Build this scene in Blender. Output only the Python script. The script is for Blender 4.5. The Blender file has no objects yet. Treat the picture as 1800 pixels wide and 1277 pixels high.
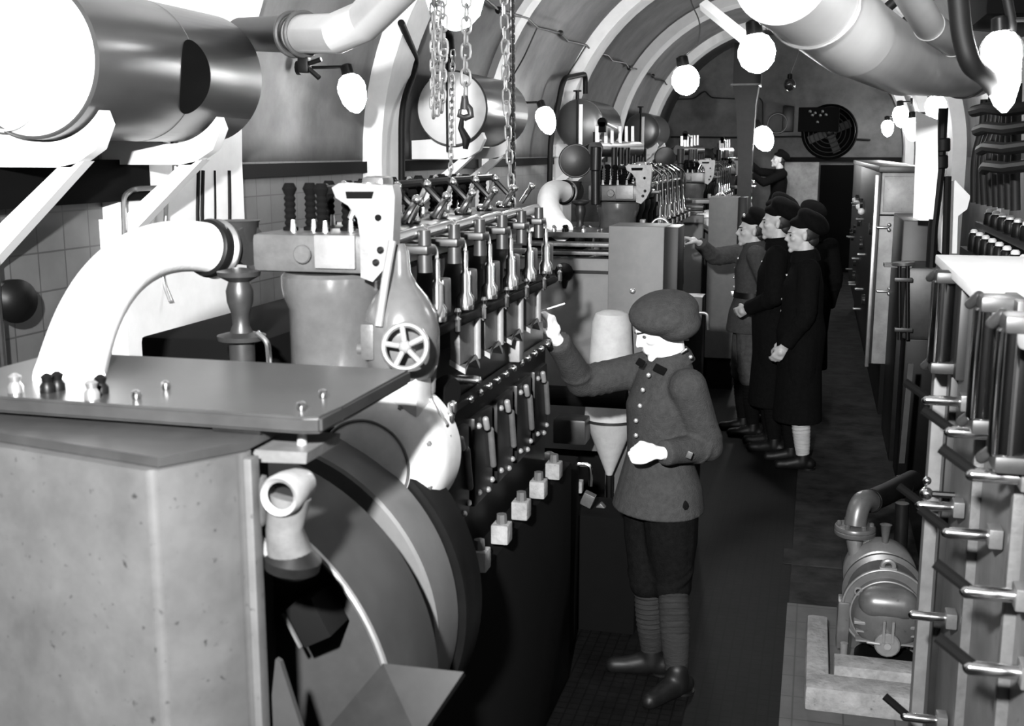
import bpy, bmesh, math, random
from mathutils import Vector as V, Matrix
random.seed(7)
C = bpy.context.scene.collection
SC = bpy.context.scene
PI = math.pi
def R(a): return math.radians(a)

# ------------------------------------------------------------------ camera geometry
F = 2000.0; TH = math.atan(371/2000); H = 2.15
PS = math.atan(540/(F/math.cos(TH)))
FW = V((-math.sin(PS)*math.cos(TH), math.cos(PS)*math.cos(TH), -math.sin(TH)))
RT = V((math.cos(PS), math.sin(PS), 0)); UP = RT.cross(FW)
def ray(px, py): return FW + RT*((px-900)/F) + UP*((638.5-py)/F)
def Yp(px, py, y):
    r = ray(px, py); return V((0, 0, H)) + r*(y/r.y)
def Xp(px, py, x):
    r = ray(px, py); return V((0, 0, H)) + r*(x/r.x)
def Zp(px, py, z):
    r = ray(px, py); return V((0, 0, H)) + r*((z-H)/r.z)

cam = bpy.data.cameras.new('camera'); co = bpy.data.objects.new('camera', cam); C.objects.link(co)
cam.sensor_width = 36; cam.lens = F/1800*36; cam.clip_start = .05; cam.clip_end = 100
co.matrix_world = Matrix.Translation((0, 0, H)) @ Matrix((RT, UP, -FW)).transposed().to_4x4()
cam.dof.use_dof = True; cam.dof.focus_distance = 6.2; cam.dof.aperture_fstop = 6.3
SC.camera = co
SC.view_settings.view_transform = 'Standard'; SC.view_settings.look = 'None'
SC.view_settings.gamma = 1; SC.view_settings.use_curve_mapping = False
SC.view_settings.exposure = 0.0

# ------------------------------------------------------------------ materials
M = {}
def mat(name, g, rough=.6, metal=0, var=.15, scale=8, bump=.0, spec=.5, coat=0, speck=0, tile=None, stretch=(1, 1, 1)):
    m = bpy.data.materials.new(name); m.use_nodes = True; nt = m.node_tree; N = nt.nodes; L = nt.links
    b = N['Principled BSDF']
    b.inputs['Roughness'].default_value = rough; b.inputs['Metallic'].default_value = metal
    b.inputs['Specular IOR Level'].default_value = spec
    if coat: b.inputs['Coat Weight'].default_value = coat; b.inputs['Coat Roughness'].default_value = .12
    tc = N.new('ShaderNodeTexCoord'); mp = N.new('ShaderNodeMapping'); mp.inputs['Scale'].default_value = stretch
    L.new(tc.outputs['Object'], mp.inputs['Vector'])
    n = N.new('ShaderNodeTexNoise'); n.inputs['Scale'].default_value = scale; n.inputs['Detail'].default_value = 6; n.inputs['Roughness'].default_value = .65
    L.new(mp.outputs[0], n.inputs['Vector'])
    r = N.new('ShaderNodeValToRGB'); e = r.color_ramp.elements
    lo = g*(1-var); hi = min(1, g*(1+var)); e[0].position = .3; e[1].position = .72
    e[0].color = (lo, lo, lo, 1); e[1].color = (hi, hi, hi, 1)
    L.new(n.outputs['Fac'], r.inputs['Fac']); col = r.outputs['Color']
    if tile:
        br = N.new('ShaderNodeTexBrick'); br.offset = tile[3] if len(tile) > 3 else 0
        br.inputs['Scale'].default_value = 1; br.inputs['Brick Width'].default_value = tile[0]; br.inputs['Row Height'].default_value = tile[1]
        br.inputs['Mortar Size'].default_value = .004; br.inputs['Mortar Smooth'].default_value = .3
        br.inputs['Color1'].default_value = (1, 1, 1, 1); br.inputs['Color2'].default_value = (.86, .86, .86, 1); br.inputs['Mortar'].default_value = (.42, .42, .42, 1)
        sw = N.new('ShaderNodeSeparateXYZ'); cb = N.new('ShaderNodeCombineXYZ'); L.new(tc.outputs['Object'], sw.inputs[0])
        a, c = tile[2]; L.new(sw.outputs[a], cb.inputs[0]); L.new(sw.outputs[c], cb.inputs[1]); L.new(cb.outputs[0], br.inputs['Vector'])
        mx = N.new('ShaderNodeMix'); mx.data_type = 'RGBA'; mx.blend_type = 'MULTIPLY'; mx.inputs[0].default_value = 1
        L.new(col, mx.inputs[6]); L.new(br.outputs['Color'], mx.inputs[7]); col = mx.outputs[2]
    if speck:
        n2 = N.new('ShaderNodeTexNoise'); n2.inputs['Scale'].default_value = 55; n2.inputs['Detail'].default_value = 3; L.new(tc.outputs['Object'], n2.inputs['Vector'])
        r2 = N.new('ShaderNodeValToRGB'); q = r2.color_ramp.elements; q[0].position = .24; q[0].color = (speck,)*3+(1,); q[1].position = .34; q[1].color = (1, 1, 1, 1)
        L.new(n2.outputs['Fac'], r2.inputs['Fac'])
        mx = N.new('ShaderNodeMix'); mx.data_type = 'RGBA'; mx.blend_type = 'MULTIPLY'; mx.inputs[0].default_value = 1
        L.new(col, mx.inputs[6]); L.new(r2.outputs['Color'], mx.inputs[7]); col = mx.outputs[2]
    L.new(col, b.inputs['Base Color'])
    if bump:
        bp = N.new('ShaderNodeBump'); bp.inputs['Strength'].default_value = bump; bp.inputs['Distance'].default_value = .01
        n3 = N.new('ShaderNodeTexNoise'); n3.inputs['Scale'].default_value = scale*4; n3.inputs['Detail'].default_value = 5; L.new(mp.outputs[0], n3.inputs['Vector'])
        L.new(n3.outputs['Fac'], bp.inputs['Height']); L.new(bp.outputs[0], b.inputs['Normal'])
    M[name] = m; return m
def emit(name, s):
    m = bpy.data.materials.new(name); m.use_nodes = True; b = m.node_tree.nodes['Principled BSDF']
    b.inputs['Base Color'].default_value = (.8, .8, .8, 1); b.inputs['Emission Color'].default_value = (1, 1, 1, 1); b.inputs['Emission Strength'].default_value = s
    M[name] = m
mat('wall_plaster', 0.13, .8, var=.35, scale=2.2, bump=.15)
mat('wall_tile', 0.085, .45, var=.25, scale=2.5, tile=(.16, .148, (1, 2)))
mat('end_plaster', 0.09, .8, var=.5, scale=1.4, bump=.2)
mat('rib_paint', 0.68, .6, var=.12, scale=3)
mat('floor_dark', 0.003, .8, var=.7, scale=2.5, bump=.3, spec=.06)
mat('floor_aisle', 0.017, .85, var=.85, scale=5, bump=.4, spec=.15)
mat('grating', 0.005, .6, .2, var=.4, tile=(.045, .045, (0, 1)), spec=.1)
mat('band_black', 0.004, .8, spec=.15)
mat('tile_slab', 0.05, .6, var=.3, scale=6, tile=(.19, .19, (0, 1)))
mat('concrete', 0.17, .8, var=.35, scale=14, bump=.4, speck=.5)
mat('tank_grey', 0.065, .28, .15, var=.10, scale=4, spec=.6)
mat('tank_end', 0.8, .45, var=.08, scale=4)
mat('white_paint', 0.85, .5, var=.05, scale=6)
mat('white_lagging', .85, .75, var=.05, scale=12, bump=.1)
mat('black_paint', 0.003, .4, var=.3, spec=.12)
mat('matt_black', 0.0015, .9, spec=.1)  # matt black for dark parts and for painted-in shade
mat('iron_dark', 0.006, .38, .2, spec=.3, var=.4, scale=14)
mat('iron_mid', 0.03, .4, .4, var=.3, scale=12)
mat('hood_grey', 0.05, .42, .1, var=.25, scale=7, speck=.35, spec=.5)
mat('hood_dark', 0.02, .4, .1, var=.3, scale=7, speck=.5)
mat('plate_steel', 0.03, .3, .35, var=.25, scale=8)
mat('cast_grey', 0.075, .42, .25, var=.25, scale=16, bump=.1)
mat('cast_light', 0.17, .45, .2, var=.2, scale=14, bump=.1)
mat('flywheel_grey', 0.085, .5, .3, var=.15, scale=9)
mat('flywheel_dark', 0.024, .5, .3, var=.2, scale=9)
mat('steel', .75, .16, 1, var=.1)
mat('steel_dull', .5, .3, .9, var=.2)
mat('pipe_grey', 0.14, .35, .2, var=.1, scale=6)
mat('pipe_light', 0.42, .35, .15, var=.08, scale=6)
mat('pipe_black', 0.003, .6, 0, var=.3, spec=.2)
mat('box_grey', 0.085, .55, var=.15, scale=12)
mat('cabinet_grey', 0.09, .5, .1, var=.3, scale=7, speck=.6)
mat('cabinet_top', .8, .6, var=.06)
mat('panel_dark', 0.012, .45, .2, var=.3)
mat('panel_light', 0.13, .5, .2, var=.2, scale=12)
mat('glass_dark', .05, .08, .6, var=.1, spec=.9)
mat('gauge_white', 0.8, .4, var=.05)
mat('wool', 0.036, .95, var=.22, scale=45, bump=.5, spec=.1)
mat('wool_dark', 0.005, .95, var=.3, scale=45, bump=.4, spec=.02)
mat('wool_black', 0.004, .95, var=.3, scale=45, bump=.3, spec=.08)
mat('khaki', 0.06, .95, var=.3, scale=30, bump=.4, spec=.1)
mat('puttee', 0.02, .95, var=.3, scale=30, bump=.6, spec=.1, stretch=(.4, .4, 4))
mat('puttee_light', 0.45, .95, var=.2, scale=30, bump=.5, spec=.1, stretch=(.4, .4, 4))
mat('leather', 0.004, .5, var=.4, scale=20, spec=.25)
mat('skin', 0.72, .5, var=.08, scale=14)
mat('skin_far', 0.42, .5, var=.10, scale=14)
mat('hair', 0.01, .6, var=.4, scale=60)
mat('eye', .05, .2)
mat('brass', .8, .25, .8, var=.1)
mat('badge', 0.1, .9, var=.2)
mat('chain_steel', .42, .3, .8, var=.2)
mat('pump_grey', 0.075, .35, .25, var=.2, scale=14, speck=.6)
mat('pump_light', 0.13, .4, .2, var=.2, scale=14)
mat('hopper', 0.36, .7, var=.12, scale=20)
mat('cable', 0.006, .5)
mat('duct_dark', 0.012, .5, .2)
mat('wool_far', .05, .95, var=.22, scale=45, bump=.5, spec=.1); mat('cabinet_far', .3, .45, .1, var=.35, scale=5, speck=.6); mat('cap_shine', .6, .3)  # terminal cap colour: white stands in for the shine of chrome
mat('casing_white', .42, .4, .1, var=.15, scale=12); mat('casting_gloss', .085, .22, .2, var=.2, scale=12, spec=.8)
mat('chrome_dark', .3, .12, 1, var=.1)
emit('bulb', 60); emit('bulb_far', 90); emit('bulb_near', 60); emit('tube_glass', 6)

# ------------------------------------------------------------------ mesh builder (world coordinates)
class MB:
    def __init__(s): s.b = bmesh.new(); s.shapes = 0
    def _fr(s, d):
        d = V(d).normalized(); a = V((0, 0, 1)) if abs(d.z) < .93 else V((0, 1, 0))
        x = a.cross(d).normalized(); return x, d.cross(x)
    def box(s, c, sz, rot=None, bev=0, taper=None):
        vs = []
        for z in (-.5, .5):
            for x, y in ((-.5, -.5), (.5, -.5), (.5, .5), (-.5, .5)):
                k = taper if (taper and z > 0) else 1
                p = V((x*sz[0]*k, y*sz[1]*k, z*sz[2]))
                if rot: p = rot @ p
                vs.append(s.b.verts.new(p+V(c)))
        fs = [(3, 2, 1, 0), (4, 5, 6, 7), (0, 1, 5, 4), (1, 2, 6, 5), (2, 3, 7, 6), (3, 0, 4, 7)]
        F_ = [s.b.faces.new([vs[i] for i in f]) for f in fs]
        if bev:
            es = {e for f in F_ for e in f.edges}
            bmesh.ops.bevel(s.b, geom=list(es), offset=bev, segments=2, profile=.6, affect='EDGES')
        return s
    def bb(s, x0, x1, y0, y1, z0, z1, bev=0): return s.box(((x0+x1)/2, (y0+y1)/2, (z0+z1)/2), (x1-x0, y1-y0, z1-z0), bev=bev)
    def rings(s, rings, caps=True, closed=False):
        rv = [[s.b.verts.new(p) for p in r] for r in rings]; n = len(rv[0]); m = len(rv)
        for i in range(m if closed else m-1):
            a, b = rv[i], rv[(i+1) % m]
            for j in range(n):
                try: s.b.faces.new((a[j], a[(j+1) % n], b[(j+1) % n], b[j]))
                except ValueError: pass
        if caps and not closed:
            s.b.faces.new(rv[0][::-1]); s.b.faces.new(rv[-1])
        return s
    def lathe(s, prof, o, axis=(0, 0, 1), seg=32, caps=True):      # prof: (r, h)
        x, y = s._fr(axis); d = V(axis).normalized(); o = V(o)
        rg = [[o+d*h+(x*math.cos(2*PI*k/seg)+y*math.sin(2*PI*k/seg))*max(r, 1e-4) for k in range(seg)] for r, h in prof]
        return s.rings(rg, caps)
    def cyl(s, a, b, r, r2=None, seg=16, bev=0):
        a = V(a); b = V(b); L = (b-a).length; r2 = r if r2 is None else r2
        if bev: return s.lathe([(r-bev, 0), (r, bev), (r2, L-bev), (r2-bev, L)], a, b-a, seg)
        return s.lathe([(r, 0), (r2, L)], a, b-a, seg)
    def tube(s, pts, r, seg=12, caps=True, round_=0):
        pts = [V(p) for p in pts]
        if round_:
            o = [pts[0]]
            for i in range(1, len(pts)-1):
                a, b, c = pts[i-1], pts[i], pts[i+1]
                k = min(round_, (a-b).length*.45, (c-b).length*.45)
                p, q = b+(a-b).normalized()*k, b+(c-b).normalized()*k
                for t in (0, .2, .4, .6, .8, 1): o.append(p*(1-t)**2+b*2*t*(1-t)+q*t*t)
            o.append(pts[-1]); pts = o
        rr = r if isinstance(r, (list, tuple)) else [r]*len(pts)
        if len(rr) != len(pts): rr = [rr[0]+(rr[-1]-rr[0])*i/(len(pts)-1) for i in range(len(pts))]
        t0 = (pts[1]-pts[0]).normalized(); x, y = s._fr(t0); rg = []
        for i, p in enumerate(pts):
            if i == 0: t = t0
            elif i == len(pts)-1: t = (pts[i]-pts[i-1]).normalized()
            else: t = ((pts[i]-pts[i-1]).normalized()+(pts[i+1]-pts[i]).normalized()).normalized()
            x = (x-t*x.dot(t)).normalized(); y = t.cross(x)
            rg.append([p+(x*math.cos(2*PI*k/seg)+y*math.sin(2*PI*k/seg))*rr[i] for k in range(seg)])
        return s.rings(rg, caps)
    def ball(s, c, r, seg=14, axes=None):
        r = (r, r, r) if not isinstance(r, (tuple, list)) else r
        ax = axes or (V((1, 0, 0)), V((0, 1, 0)), V((0, 0, 1))); c = V(c); n = max(6, seg//2+1)
        rg = []
        for i in range(n+1):
            th = PI*i/n; th = min(max(th, .02), PI-.02)
            rg.append([c+ax[0]*r[0]*math.sin(th)*math.cos(2*PI*k/seg)+ax[1]*r[1]*math.sin(th)*math.sin(2*PI*k/seg)-ax[2]*r[2]*math.cos(th) for k in range(seg)])
        return s.rings(rg)
    def caps(s, a, b, r0, r1=None, seg=14):
        r1 = r0 if r1 is None else r1; a = V(a); b = V(b); d = b-a; L = d.length; d.normalize()
        pr = [(r0*math.cos(t), -r0*math.sin(t)) for t in (1.5, 1.1, .7, .35)]+[(r0, 0), (r1, L)]+[(r1*math.cos(t), L+r1*math.sin(t)) for t in (.35, .7, 1.1, 1.5)]
        return s.lathe(pr, a, d, seg)
    def torus(s, c, axis, R_, r, seg=32, ms=10, arc=None, sc=None):
        x, y = s._fr(axis); d = V(axis).normalized(); c = V(c); sx, sy = sc or (1, 1)
        rg = []; n = seg
        for i in range(n):
            a = 2*PI*i/n
            if arc: a = arc[0]+(arc[1]-arc[0])*i/(n-1)
            q = x*math.cos(a)*sx+y*math.sin(a)*sy; qn = q.normalized()
            rg.append([c+q*R_+(qn*math.cos(2*PI*k/ms)+d*math.sin(2*PI*k/ms))*r for k in range(ms)])
        return s.rings(rg, closed=not arc)
    def prism(s, poly, dv):                                        # polygon of 3D points extruded by dv
        dv = V(dv); return s.rings([[V(p) for p in poly], [V(p)+dv for p in poly]])
    def sheet(s, grid):
        vv = [[s.b.verts.new(p) for p in r] for r in grid]
        for i in range(len(vv)-1):
            for j in range(len(vv[0])-1): s.b.faces.new((vv[i][j], vv[i][j+1], vv[i+1][j+1], vv[i+1][j]))
        return s
    def build(s, name, m, parent=None, label=None, cat=None, group=None, kind=None, sharp=35, loc=None):
        bmesh.ops.recalc_face_normals(s.b, faces=s.b.faces)
        me = bpy.data.meshes.new(name)
        if parent is not None: off = org(parent)
        elif loc is not None: off = V(loc)
        else:
            xs = [v.co for v in s.b.verts]
            off = V(((min(v.x for v in xs)+max(v.x for v in xs))/2, (min(v.y for v in xs)+max(v.y for v in xs))/2, min(v.z for v in xs)))
        bmesh.ops.translate(s.b, verts=s.b.verts, vec=-off)
        s.b.to_mesh(me); s.b.free(); me.materials.append(M[m])
        me.polygons.foreach_set('use_smooth', [True]*len(me.polygons)); me.set_sharp_from_angle(angle=R(sharp)); me.update()
        o = bpy.data.objects.new(name, me); C.objects.link(o)
        if parent is None: o.location = off
        else: o.parent = parent
        return tag(o, label, cat, group, kind)
def org(o):
    while o.parent: o = o.parent
    return o.location.copy()
def tag(o, label=None, cat=None, group=None, kind=None):
    if label: o['label'] = label
    if cat: o['category'] = cat
    if group: o['group'] = group
    if kind: o['kind'] = kind
    return o
def thing(name, label, cat, loc, group=None):
    o = bpy.data.objects.new(name, None); C.objects.link(o); o.location = loc; o.empty_display_size = .1
    return tag(o, label, cat, group)
def struct(name, mb, m, label=None): return mb.build(name, m, kind='structure', label=label, loc=(0, 0, 0))
def copy_tree(o, parent=None, off=None, label=None, skip=()):
    c = o.copy(); C.objects.link(c); c.parent = parent
    if off is not None: c.location = o.location+V(off)
    if label: c['label'] = label
    for ch in list(o.children):
        if ch.name.split('.')[0] not in skip: copy_tree(ch, c)
    return c
def bake(mb, name, m, parent, vox, smooth=4, label=None, fac=.5):
    o = mb.build(name, m, parent, label=label, sharp=180)
    md = o.modifiers.new('r', 'REMESH'); md.mode = 'VOXEL'; md.voxel_size = vox; md.use_smooth_shade = True
    sm = o.modifiers.new('s', 'SMOOTH'); sm.factor = fac; sm.iterations = smooth
    dg = bpy.context.evaluated_depsgraph_get(); dg.update()
    me = bpy.data.meshes.new_from_object(o.evaluated_get(dg)); o.modifiers.clear()
    old = o.data; o.data = me; bpy.data.meshes.remove(old)
    me.materials.clear(); me.materials.append(M[m])
    me.polygons.foreach_set('use_smooth', [True]*len(me.polygons))
    return o
exec_sections = []

# ================================================================== ROOM
XL, XR, CXV, RV, ZS = -2.82, 1.42, -.70, 2.12, 2.1
Y0, Y1 = -1.6, 21.6
struct('floor', MB().bb(XL-.2, XR+.2, Y0, Y1, -.1, 0), 'floor_dark')
g = MB(); g.bb(-.40, .62, 3.3, 21.4, 0, .006)
struct('trim_1', g, 'floor_aisle', 'worn dark aisle paving down the tunnel')
def wall(x, n, m, zt=ZS):
    d = -.15 if x < 0 else .15
    struct(n, MB().bb(min(x, x+d), max(x, x+d), Y0, Y1, 0, zt), m)
wall(XL, 'wall_left', 'wall_tile'); wall(XR, 'wall_right', 'wall_plaster')
a = [[V((CXV+RV*math.cos(PI*k/48)*-1, y, ZS+RV*math.sin(PI*k/48))) for k in range(49)] for y in [Y0+(Y1-Y0)*i/12 for i in range(13)]]
vt = MB().sheet(a); o = struct('ceiling', vt, 'wall_plaster')
md = o.modifiers.new('thickness', 'SOLIDIFY'); md.thickness = .15; md.offset = 1
def endwall(n, y, m):
    p = [V((CXV+(RV+.1)*math.cos(t*PI/32), y, ZS+(RV+.1)*math.sin(t*PI/32))) for t in range(33)]+[V((CXV-RV-.1, y, 0)), V((CXV+RV+.1, y, 0))]
    struct(n, MB().prism(p, (0, .2, 0)), m)
endwall('wall_far', Y1, 'end_plaster'); endwall('wall_near', Y0-.2, 'wall_plaster')
def rib(n, ya, yb, pr, m='rib_paint'):
    g = MB(); ro, ri = RV+.01, RV-pr
    pts = [(1, 0.0, 0)]
    prof_o = [(CXV-ro, 0)]+[(CXV-ro*math.cos(PI*k/40), ZS+ro*math.sin(PI*k/40)) for k in range(41)]+[(CXV+ro, 0)]
    prof_i = [(CXV-ri, 0)]+[(CXV-ri*math.cos(PI*k/40), ZS+ri*math.sin(PI*k/40)) for k in range(41)]+[(CXV+ri, 0)]
    rg = [[V((po[0], ya, po[1])), V((pi[0], ya, pi[1])), V((pi[0], yb, pi[1])), V((po[0], yb, po[1]))] for po, pi in zip(prof_o, prof_i)]
    g.rings(rg); struct(n, g, m)
for i, (ya, yb, pr) in enumerate([(.2, .6, .1), (4.1, 5.15, .08), (6.9, 7.25, .13), (9.4, 9.62, .06), (12.3, 12.75, .13), (15.6, 16.05, .13), (18.9, 19.3, .13)]):
    rib('trim_%d' % (i+2), ya, yb, pr)
struct('trim_9', MB().bb(XL-.01, XL+.03, -1, Y1, 2.02, 2.09), 'band_black')
struct('trim_10', MB().bb(CXV, XR, Y1-.05, Y1, 1.98, 2.06), 'band_black')
struct('trim_11', MB().bb(-1.1, -.04, 3.0, 21.4, 0, .008), 'grating')
# end wall doors
A = Zp(1378, 700, 0)
d0, d1 = Yp(1379, 285, Y1-.1), Yp(1440, 285, Y1-.1)
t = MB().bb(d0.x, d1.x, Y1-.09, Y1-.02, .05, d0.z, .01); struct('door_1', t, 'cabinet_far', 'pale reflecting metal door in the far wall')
t = MB().bb(d1.x+.03, d1.x+.75, Y1-.06, Y1-.01, .0, d0.z-.05); struct('door_2', t, 'matt_black', 'dark open doorway in the far wall')  # black slab paints in the darkness of the doorway

# ================================================================== LAMPS
def lamp(p, r, label, el=1.0, wall_dir=None, cord=None, mt='bulb', group=None, name='ceiling_lamp', tilt=(0, 0, -1), cage=False, power=None):
    p = V(p); t = thing(name, label, 'lamp', p, group); d = V(tilt).normalized()
    g = MB(); g.lathe([(r*.3, -r*1.0), (r*.7, -r*.75), (r*.95, -r*.3), (r, r*.1), (r*.85, r*.6*el), (r*.5, r*.95*el), (r*.12, r*1.1*el)], p, d, 20); g.build('glass_globe', mt, t)  # on lit lamps the globe is oversized to take in the glow
    g = MB(); g.lathe([(r*.25, -r*1.7), (r*.42, -r*1.6), (r*.45, -r*.95), (r*.3, -r*.9)], p, d, 16); g.build('socket', 'black_paint', t)
    if cage:
        g = MB()
        x, y = g._fr(d)
        for k in range(4):
            a = PI*k/4; q = x*math.cos(a)+y*math.sin(a); n = q.cross(d)
            g.torus(p+d*r*.1, n, r*1.12, r*.03, 24, 6)
        g.build('wire_cage', 'black_paint', t)
    if cord: MB().tube(cord+[p-d*r*1.6], .006, 6, round_=.2).build('cord', 'cable', t)
    if wall_dir is not None:
        b = p-d*r*1.5; w = b+V(wall_dir); MB().tube([b, w], r*.12, 8).lathe([(r*.5, 0), (r*.5, r*.3)], w, -V(wall_dir), 12).build('wall_arm', 'iron_dark', t)
    return t
p = Yp(800, -4, 4.9); lamp(p, .125, 'large glaring globe lamp hanging above the hoist chains at the top', cord=[V((p.x, p.y, 4.05))], name='hanging_lamp')
p = Yp(1205, 140, 11); lamp(p, .13, 'globe lamp hanging low on a long crooked cord', tilt=(.2, 0, -1), cord=[V((p.x+.02, p.y, 4.1)), p+V((-.0, 0, .75)), p+V((.13, 0, .5)), p+V((.1, 0, .3))], mt='bulb_far', name='hanging_lamp')
p = Yp(1330, 92, 9); lamp(p, .14, 'brightest globe lamp on the vault strut above the far soldiers', tilt=(.15, 0, -1), cord=[V((p.x, p.y, 4.1))], mt='bulb_far', name='hanging_lamp')
p = Yp(1340, 240, 17.5); lamp(p, .15, 'small globe lamp beside the upright duct near the far wall', el=1.4, tilt=(.5, 0, -1), cord=[V((p.x, p.y, 4.0))], mt='bulb_far', name='hanging_lamp')
p = Xp(618, 155, -2.4); lamp(p, .075, 'wall lamp with pear shaped glass beside the white lagged bend', el=1.6, wall_dir=(-.28, 0, 0), tilt=(.25, 0, -1), name='wall_lamp')
p = Xp(958, 205, -2.45); lamp(p, .09, 'wall lamp with pear shaped glass at the far end of the second tank', el=1.7, wall_dir=(-.25, 0, 0), tilt=(.35, 0, -1), name='wall_lamp')
p = Yp(1760, 88, 3.6); lamp(p, .055, 'large oval caged bulkhead lamp at the upper right edge', el=2.9, wall_dir=(.5, 0, .0), tilt=(.12, 0, -1), mt='bulb_near', cage=True, name='bulkhead_lamp')
for (px, py, x, r, w) in [(1645, 186, .95, .09, 'nearest'), (1604, 222, 1.05, .10, 'second nearest'), (1583, 200, 1.1, .11, 'third'), (1560, 222, 1.1, .10, 'fourth'), (1535, 230, 1.1, .14, 'farthest')]:
    p = Xp(px, py, x)
    lamp(p, r, 'wall lamp along the right side of the tunnel, %s of the row of five' % w, el=1.6, wall_dir=(XR-x-.15, 0, 0), tilt=(.1, 0, -1), group='wall lamps down the right side', mt='bulb_far', name='wall_lamp')
p = Yp(1388, 148, 14); r = .1
t = lamp(p, .07, 'small unlit pendant lamp on a curved cord right of the upright duct', cord=[V((p.x, p.y, 4.1)), p+V((.02, 0, .9)), p+V((.12, 0, .45))], mt='glass_dark', name='pendant_lamp', group=None)
# daylight-less room: photographer's flash at the upper left of the camera
def spot(n, loc, tgt, e, size, ang=2.6, blend=.6):
    l = bpy.data.lights.new(n, 'SPOT'); l.energy = e; l.shadow_soft_size = size; l.spot_size = ang; l.spot_blend = blend
    o = bpy.data.objects.new(n, l); C.objects.link(o); o.location = loc
    o.rotation_euler = (V(tgt)-V(loc)).to_track_quat('-Z', 'Y').to_euler(); return o
spot('flash', (-.35, -.1, 2.62), (-.9, 5, 1.75), 2300, .05, 2.3)
w = bpy.data.worlds.new('w'); SC.world = w; w.use_nodes = True
w.node_tree.nodes['Background'].inputs[0].default_value = (.5, .5, .5, 1); w.node_tree.nodes['Background'].inputs[1].default_value = .004

# ================================================================== TANKS
def saddle(y, label, dy=0):
    t = thing('tank_bracket', label, 'bracket', (-2.78, y, 1.75), 'white saddle brackets under the tanks')
    ax, az = -2.49, 2.45; g = MB()
    top = [V((ax+.268*math.cos(R(a)), y-.03, az+.268*math.sin(R(a)))) for a in range(322, 229, -6)]
    bot = [V((-2.72, y-.03, 2.10)), V((-2.40, y-.03, 2.10)), V((-2.30, y-.03, 2.16)), V((-2.262, y-.03, 2.24))]
    g.prism(top+[V((-2.80, y-.03, az-.22)), V((-2.80, y-.03, 2.10))]+bot[1:], (0, .06, 0)); g.build('saddle', 'white_paint', t)
    g = MB(); g.prism([V((-2.45, y-.03, 2.10)), V((-2.35, y-.03, 2.12)), V((-2.80, y-.03, 1.72)), V((-2.81, y-.03, 1.82))], (0, .06, 0)); g.build('strut', 'white_paint', t)
    MB().bb(-2.83, -2.79, y-.05, y+.05, 1.66, 1.88).build('wall_plate', 'white_paint', t)
def tank(y, L, label, gauge, brackets):
    ax, az, r = -2.49, 2.45, .26
    t = thing('storage_tank', label, 'tank', (ax, y, az), 'storage tanks on the left wall')
    MB().lathe([(r-.006, 0), (r, .008), (r, L-.05), (r-.03, L)], (ax, y, az), (0, 1, 0), 64).build('shell', 'tank_grey', t)
    MB().lathe([(.001, -.028), (r*.6, -.02), (r-.02, -.006), (r-.006, .004)], (ax, y, az), (0, 1, 0), 64).build('end_plate', 'tank_end' if gauge != 2 else 'tank_grey', t)
    if gauge:
        MB().bb(ax+.0, ax+.04, y-.05, y-.03, az-.26, az+.20, .004).build('sight_glass', 'gauge_white', t)
        MB().tube([(ax-.02, y-.045, az-.3), (ax-.02, y-.045, az+.26)], .008, 8).cyl((ax-.02, y-.04, az+.25), (ax-.02, y-.04, az+.33), .02).cyl((ax-.02, y-.04, az+.33), (ax-.02, y-.04, az+.345), .045).build('gauge_tap', 'black_paint', t)
    return t
t = tank(3.27, 1.17, 'nearest grey tank with white end and black painted oval, upper left corner', 0, 0)
g = MB(); gr = []
for i in range(9):
    rr = max(.001, i/8); gr.append([(rr*math.cos(2*PI*k/40), rr*math.sin(2*PI*k/40)) for k in range(41)])
def tk(u, v): a = R(-7)+v*R(31); y = 3.87+u*.105; return V((-2.49+.2612*math.cos(a), y, 2.45+.2612*math.sin(a)))
g.sheet([[tk(u, v) for u, v in r] for r in gr]); g.build('painted_oval', 'matt_black', t, label='black oval painted on the tank side')
MB().torus((-2.49, 3.87, 2.45), (0, 1, 0), .2598, .0012, 64, 6).build('weld_seam', 'steel_dull', t)
MB().torus((-2.58, 3.245, 2.37), (0, 1, 0), .15, .004, 48, 6).build('manhole_rim', 'tank_end', t)
tank(7.74, 1.2, 'second grey tank from the camera with round white end and gauge, behind the hoist chains', 1, 0)
tank(12.2, 1.2, 'third tank from the camera, pale domed end behind the second engine', 2, 0)
tank(16.7, 1.2, 'farthest tank beside the third one with shining rounded side', 2, 0)
for i, y in enumerate((3.36, 4.12, 7.80, 8.62, 12.3, 13.1, 16.8, 17.6)):
    saddle(y, ['white bracket under the %s end of the %s tank' % (e, n) for n in ('nearest', 'second', 'third', 'farthest') for e in ('near', 'far')][i])

# ================================================================== LEFT WALL PIPES
def pipe(pts, r, m, label, name='wall_pipe', cat='pipe', rd=.06, group=None, seg=12):
    return tag(MB().tube(pts, r, seg, round_=rd).build(name, m), label, cat, group)
pl = lambda px, py, x=-2.76: Xp(px, py, x)
x0 = -2.66
pts = [Xp(308, 245, -2.5), Xp(308, 318, -2.5), Xp(295, 330, -2.55), Xp(235, 332, -2.7), Xp(217, 345, -2.7), Xp(219, 420, -2.7)]
t = thing('drain_pipe', 'thin ribbed pipe with flanged union dropping from the nearest tank', 'pipe', pts[-1])
MB().tube(pts, .011, 10, round_=.03).build('pipe', 'steel_dull', t)
q = Xp(308, 275, -2.5); MB().lathe([(.035, -.008), (.038, 0), (.035, .008)], q, (0, 0, 1)).cyl(q+V((0, 0, .0)), q+V((0, 0, .09)), .016).build('union', 'cast_light', t)
pipe([Xp(293, 330, -2.7), Xp(291, 400, -2.7), Xp(285, 490, -2.75), Xp(300, 530, -2.7)], .010, 'steel_dull', 'thin chain like tube going down the tiled wall behind the lagged bend')
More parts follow.
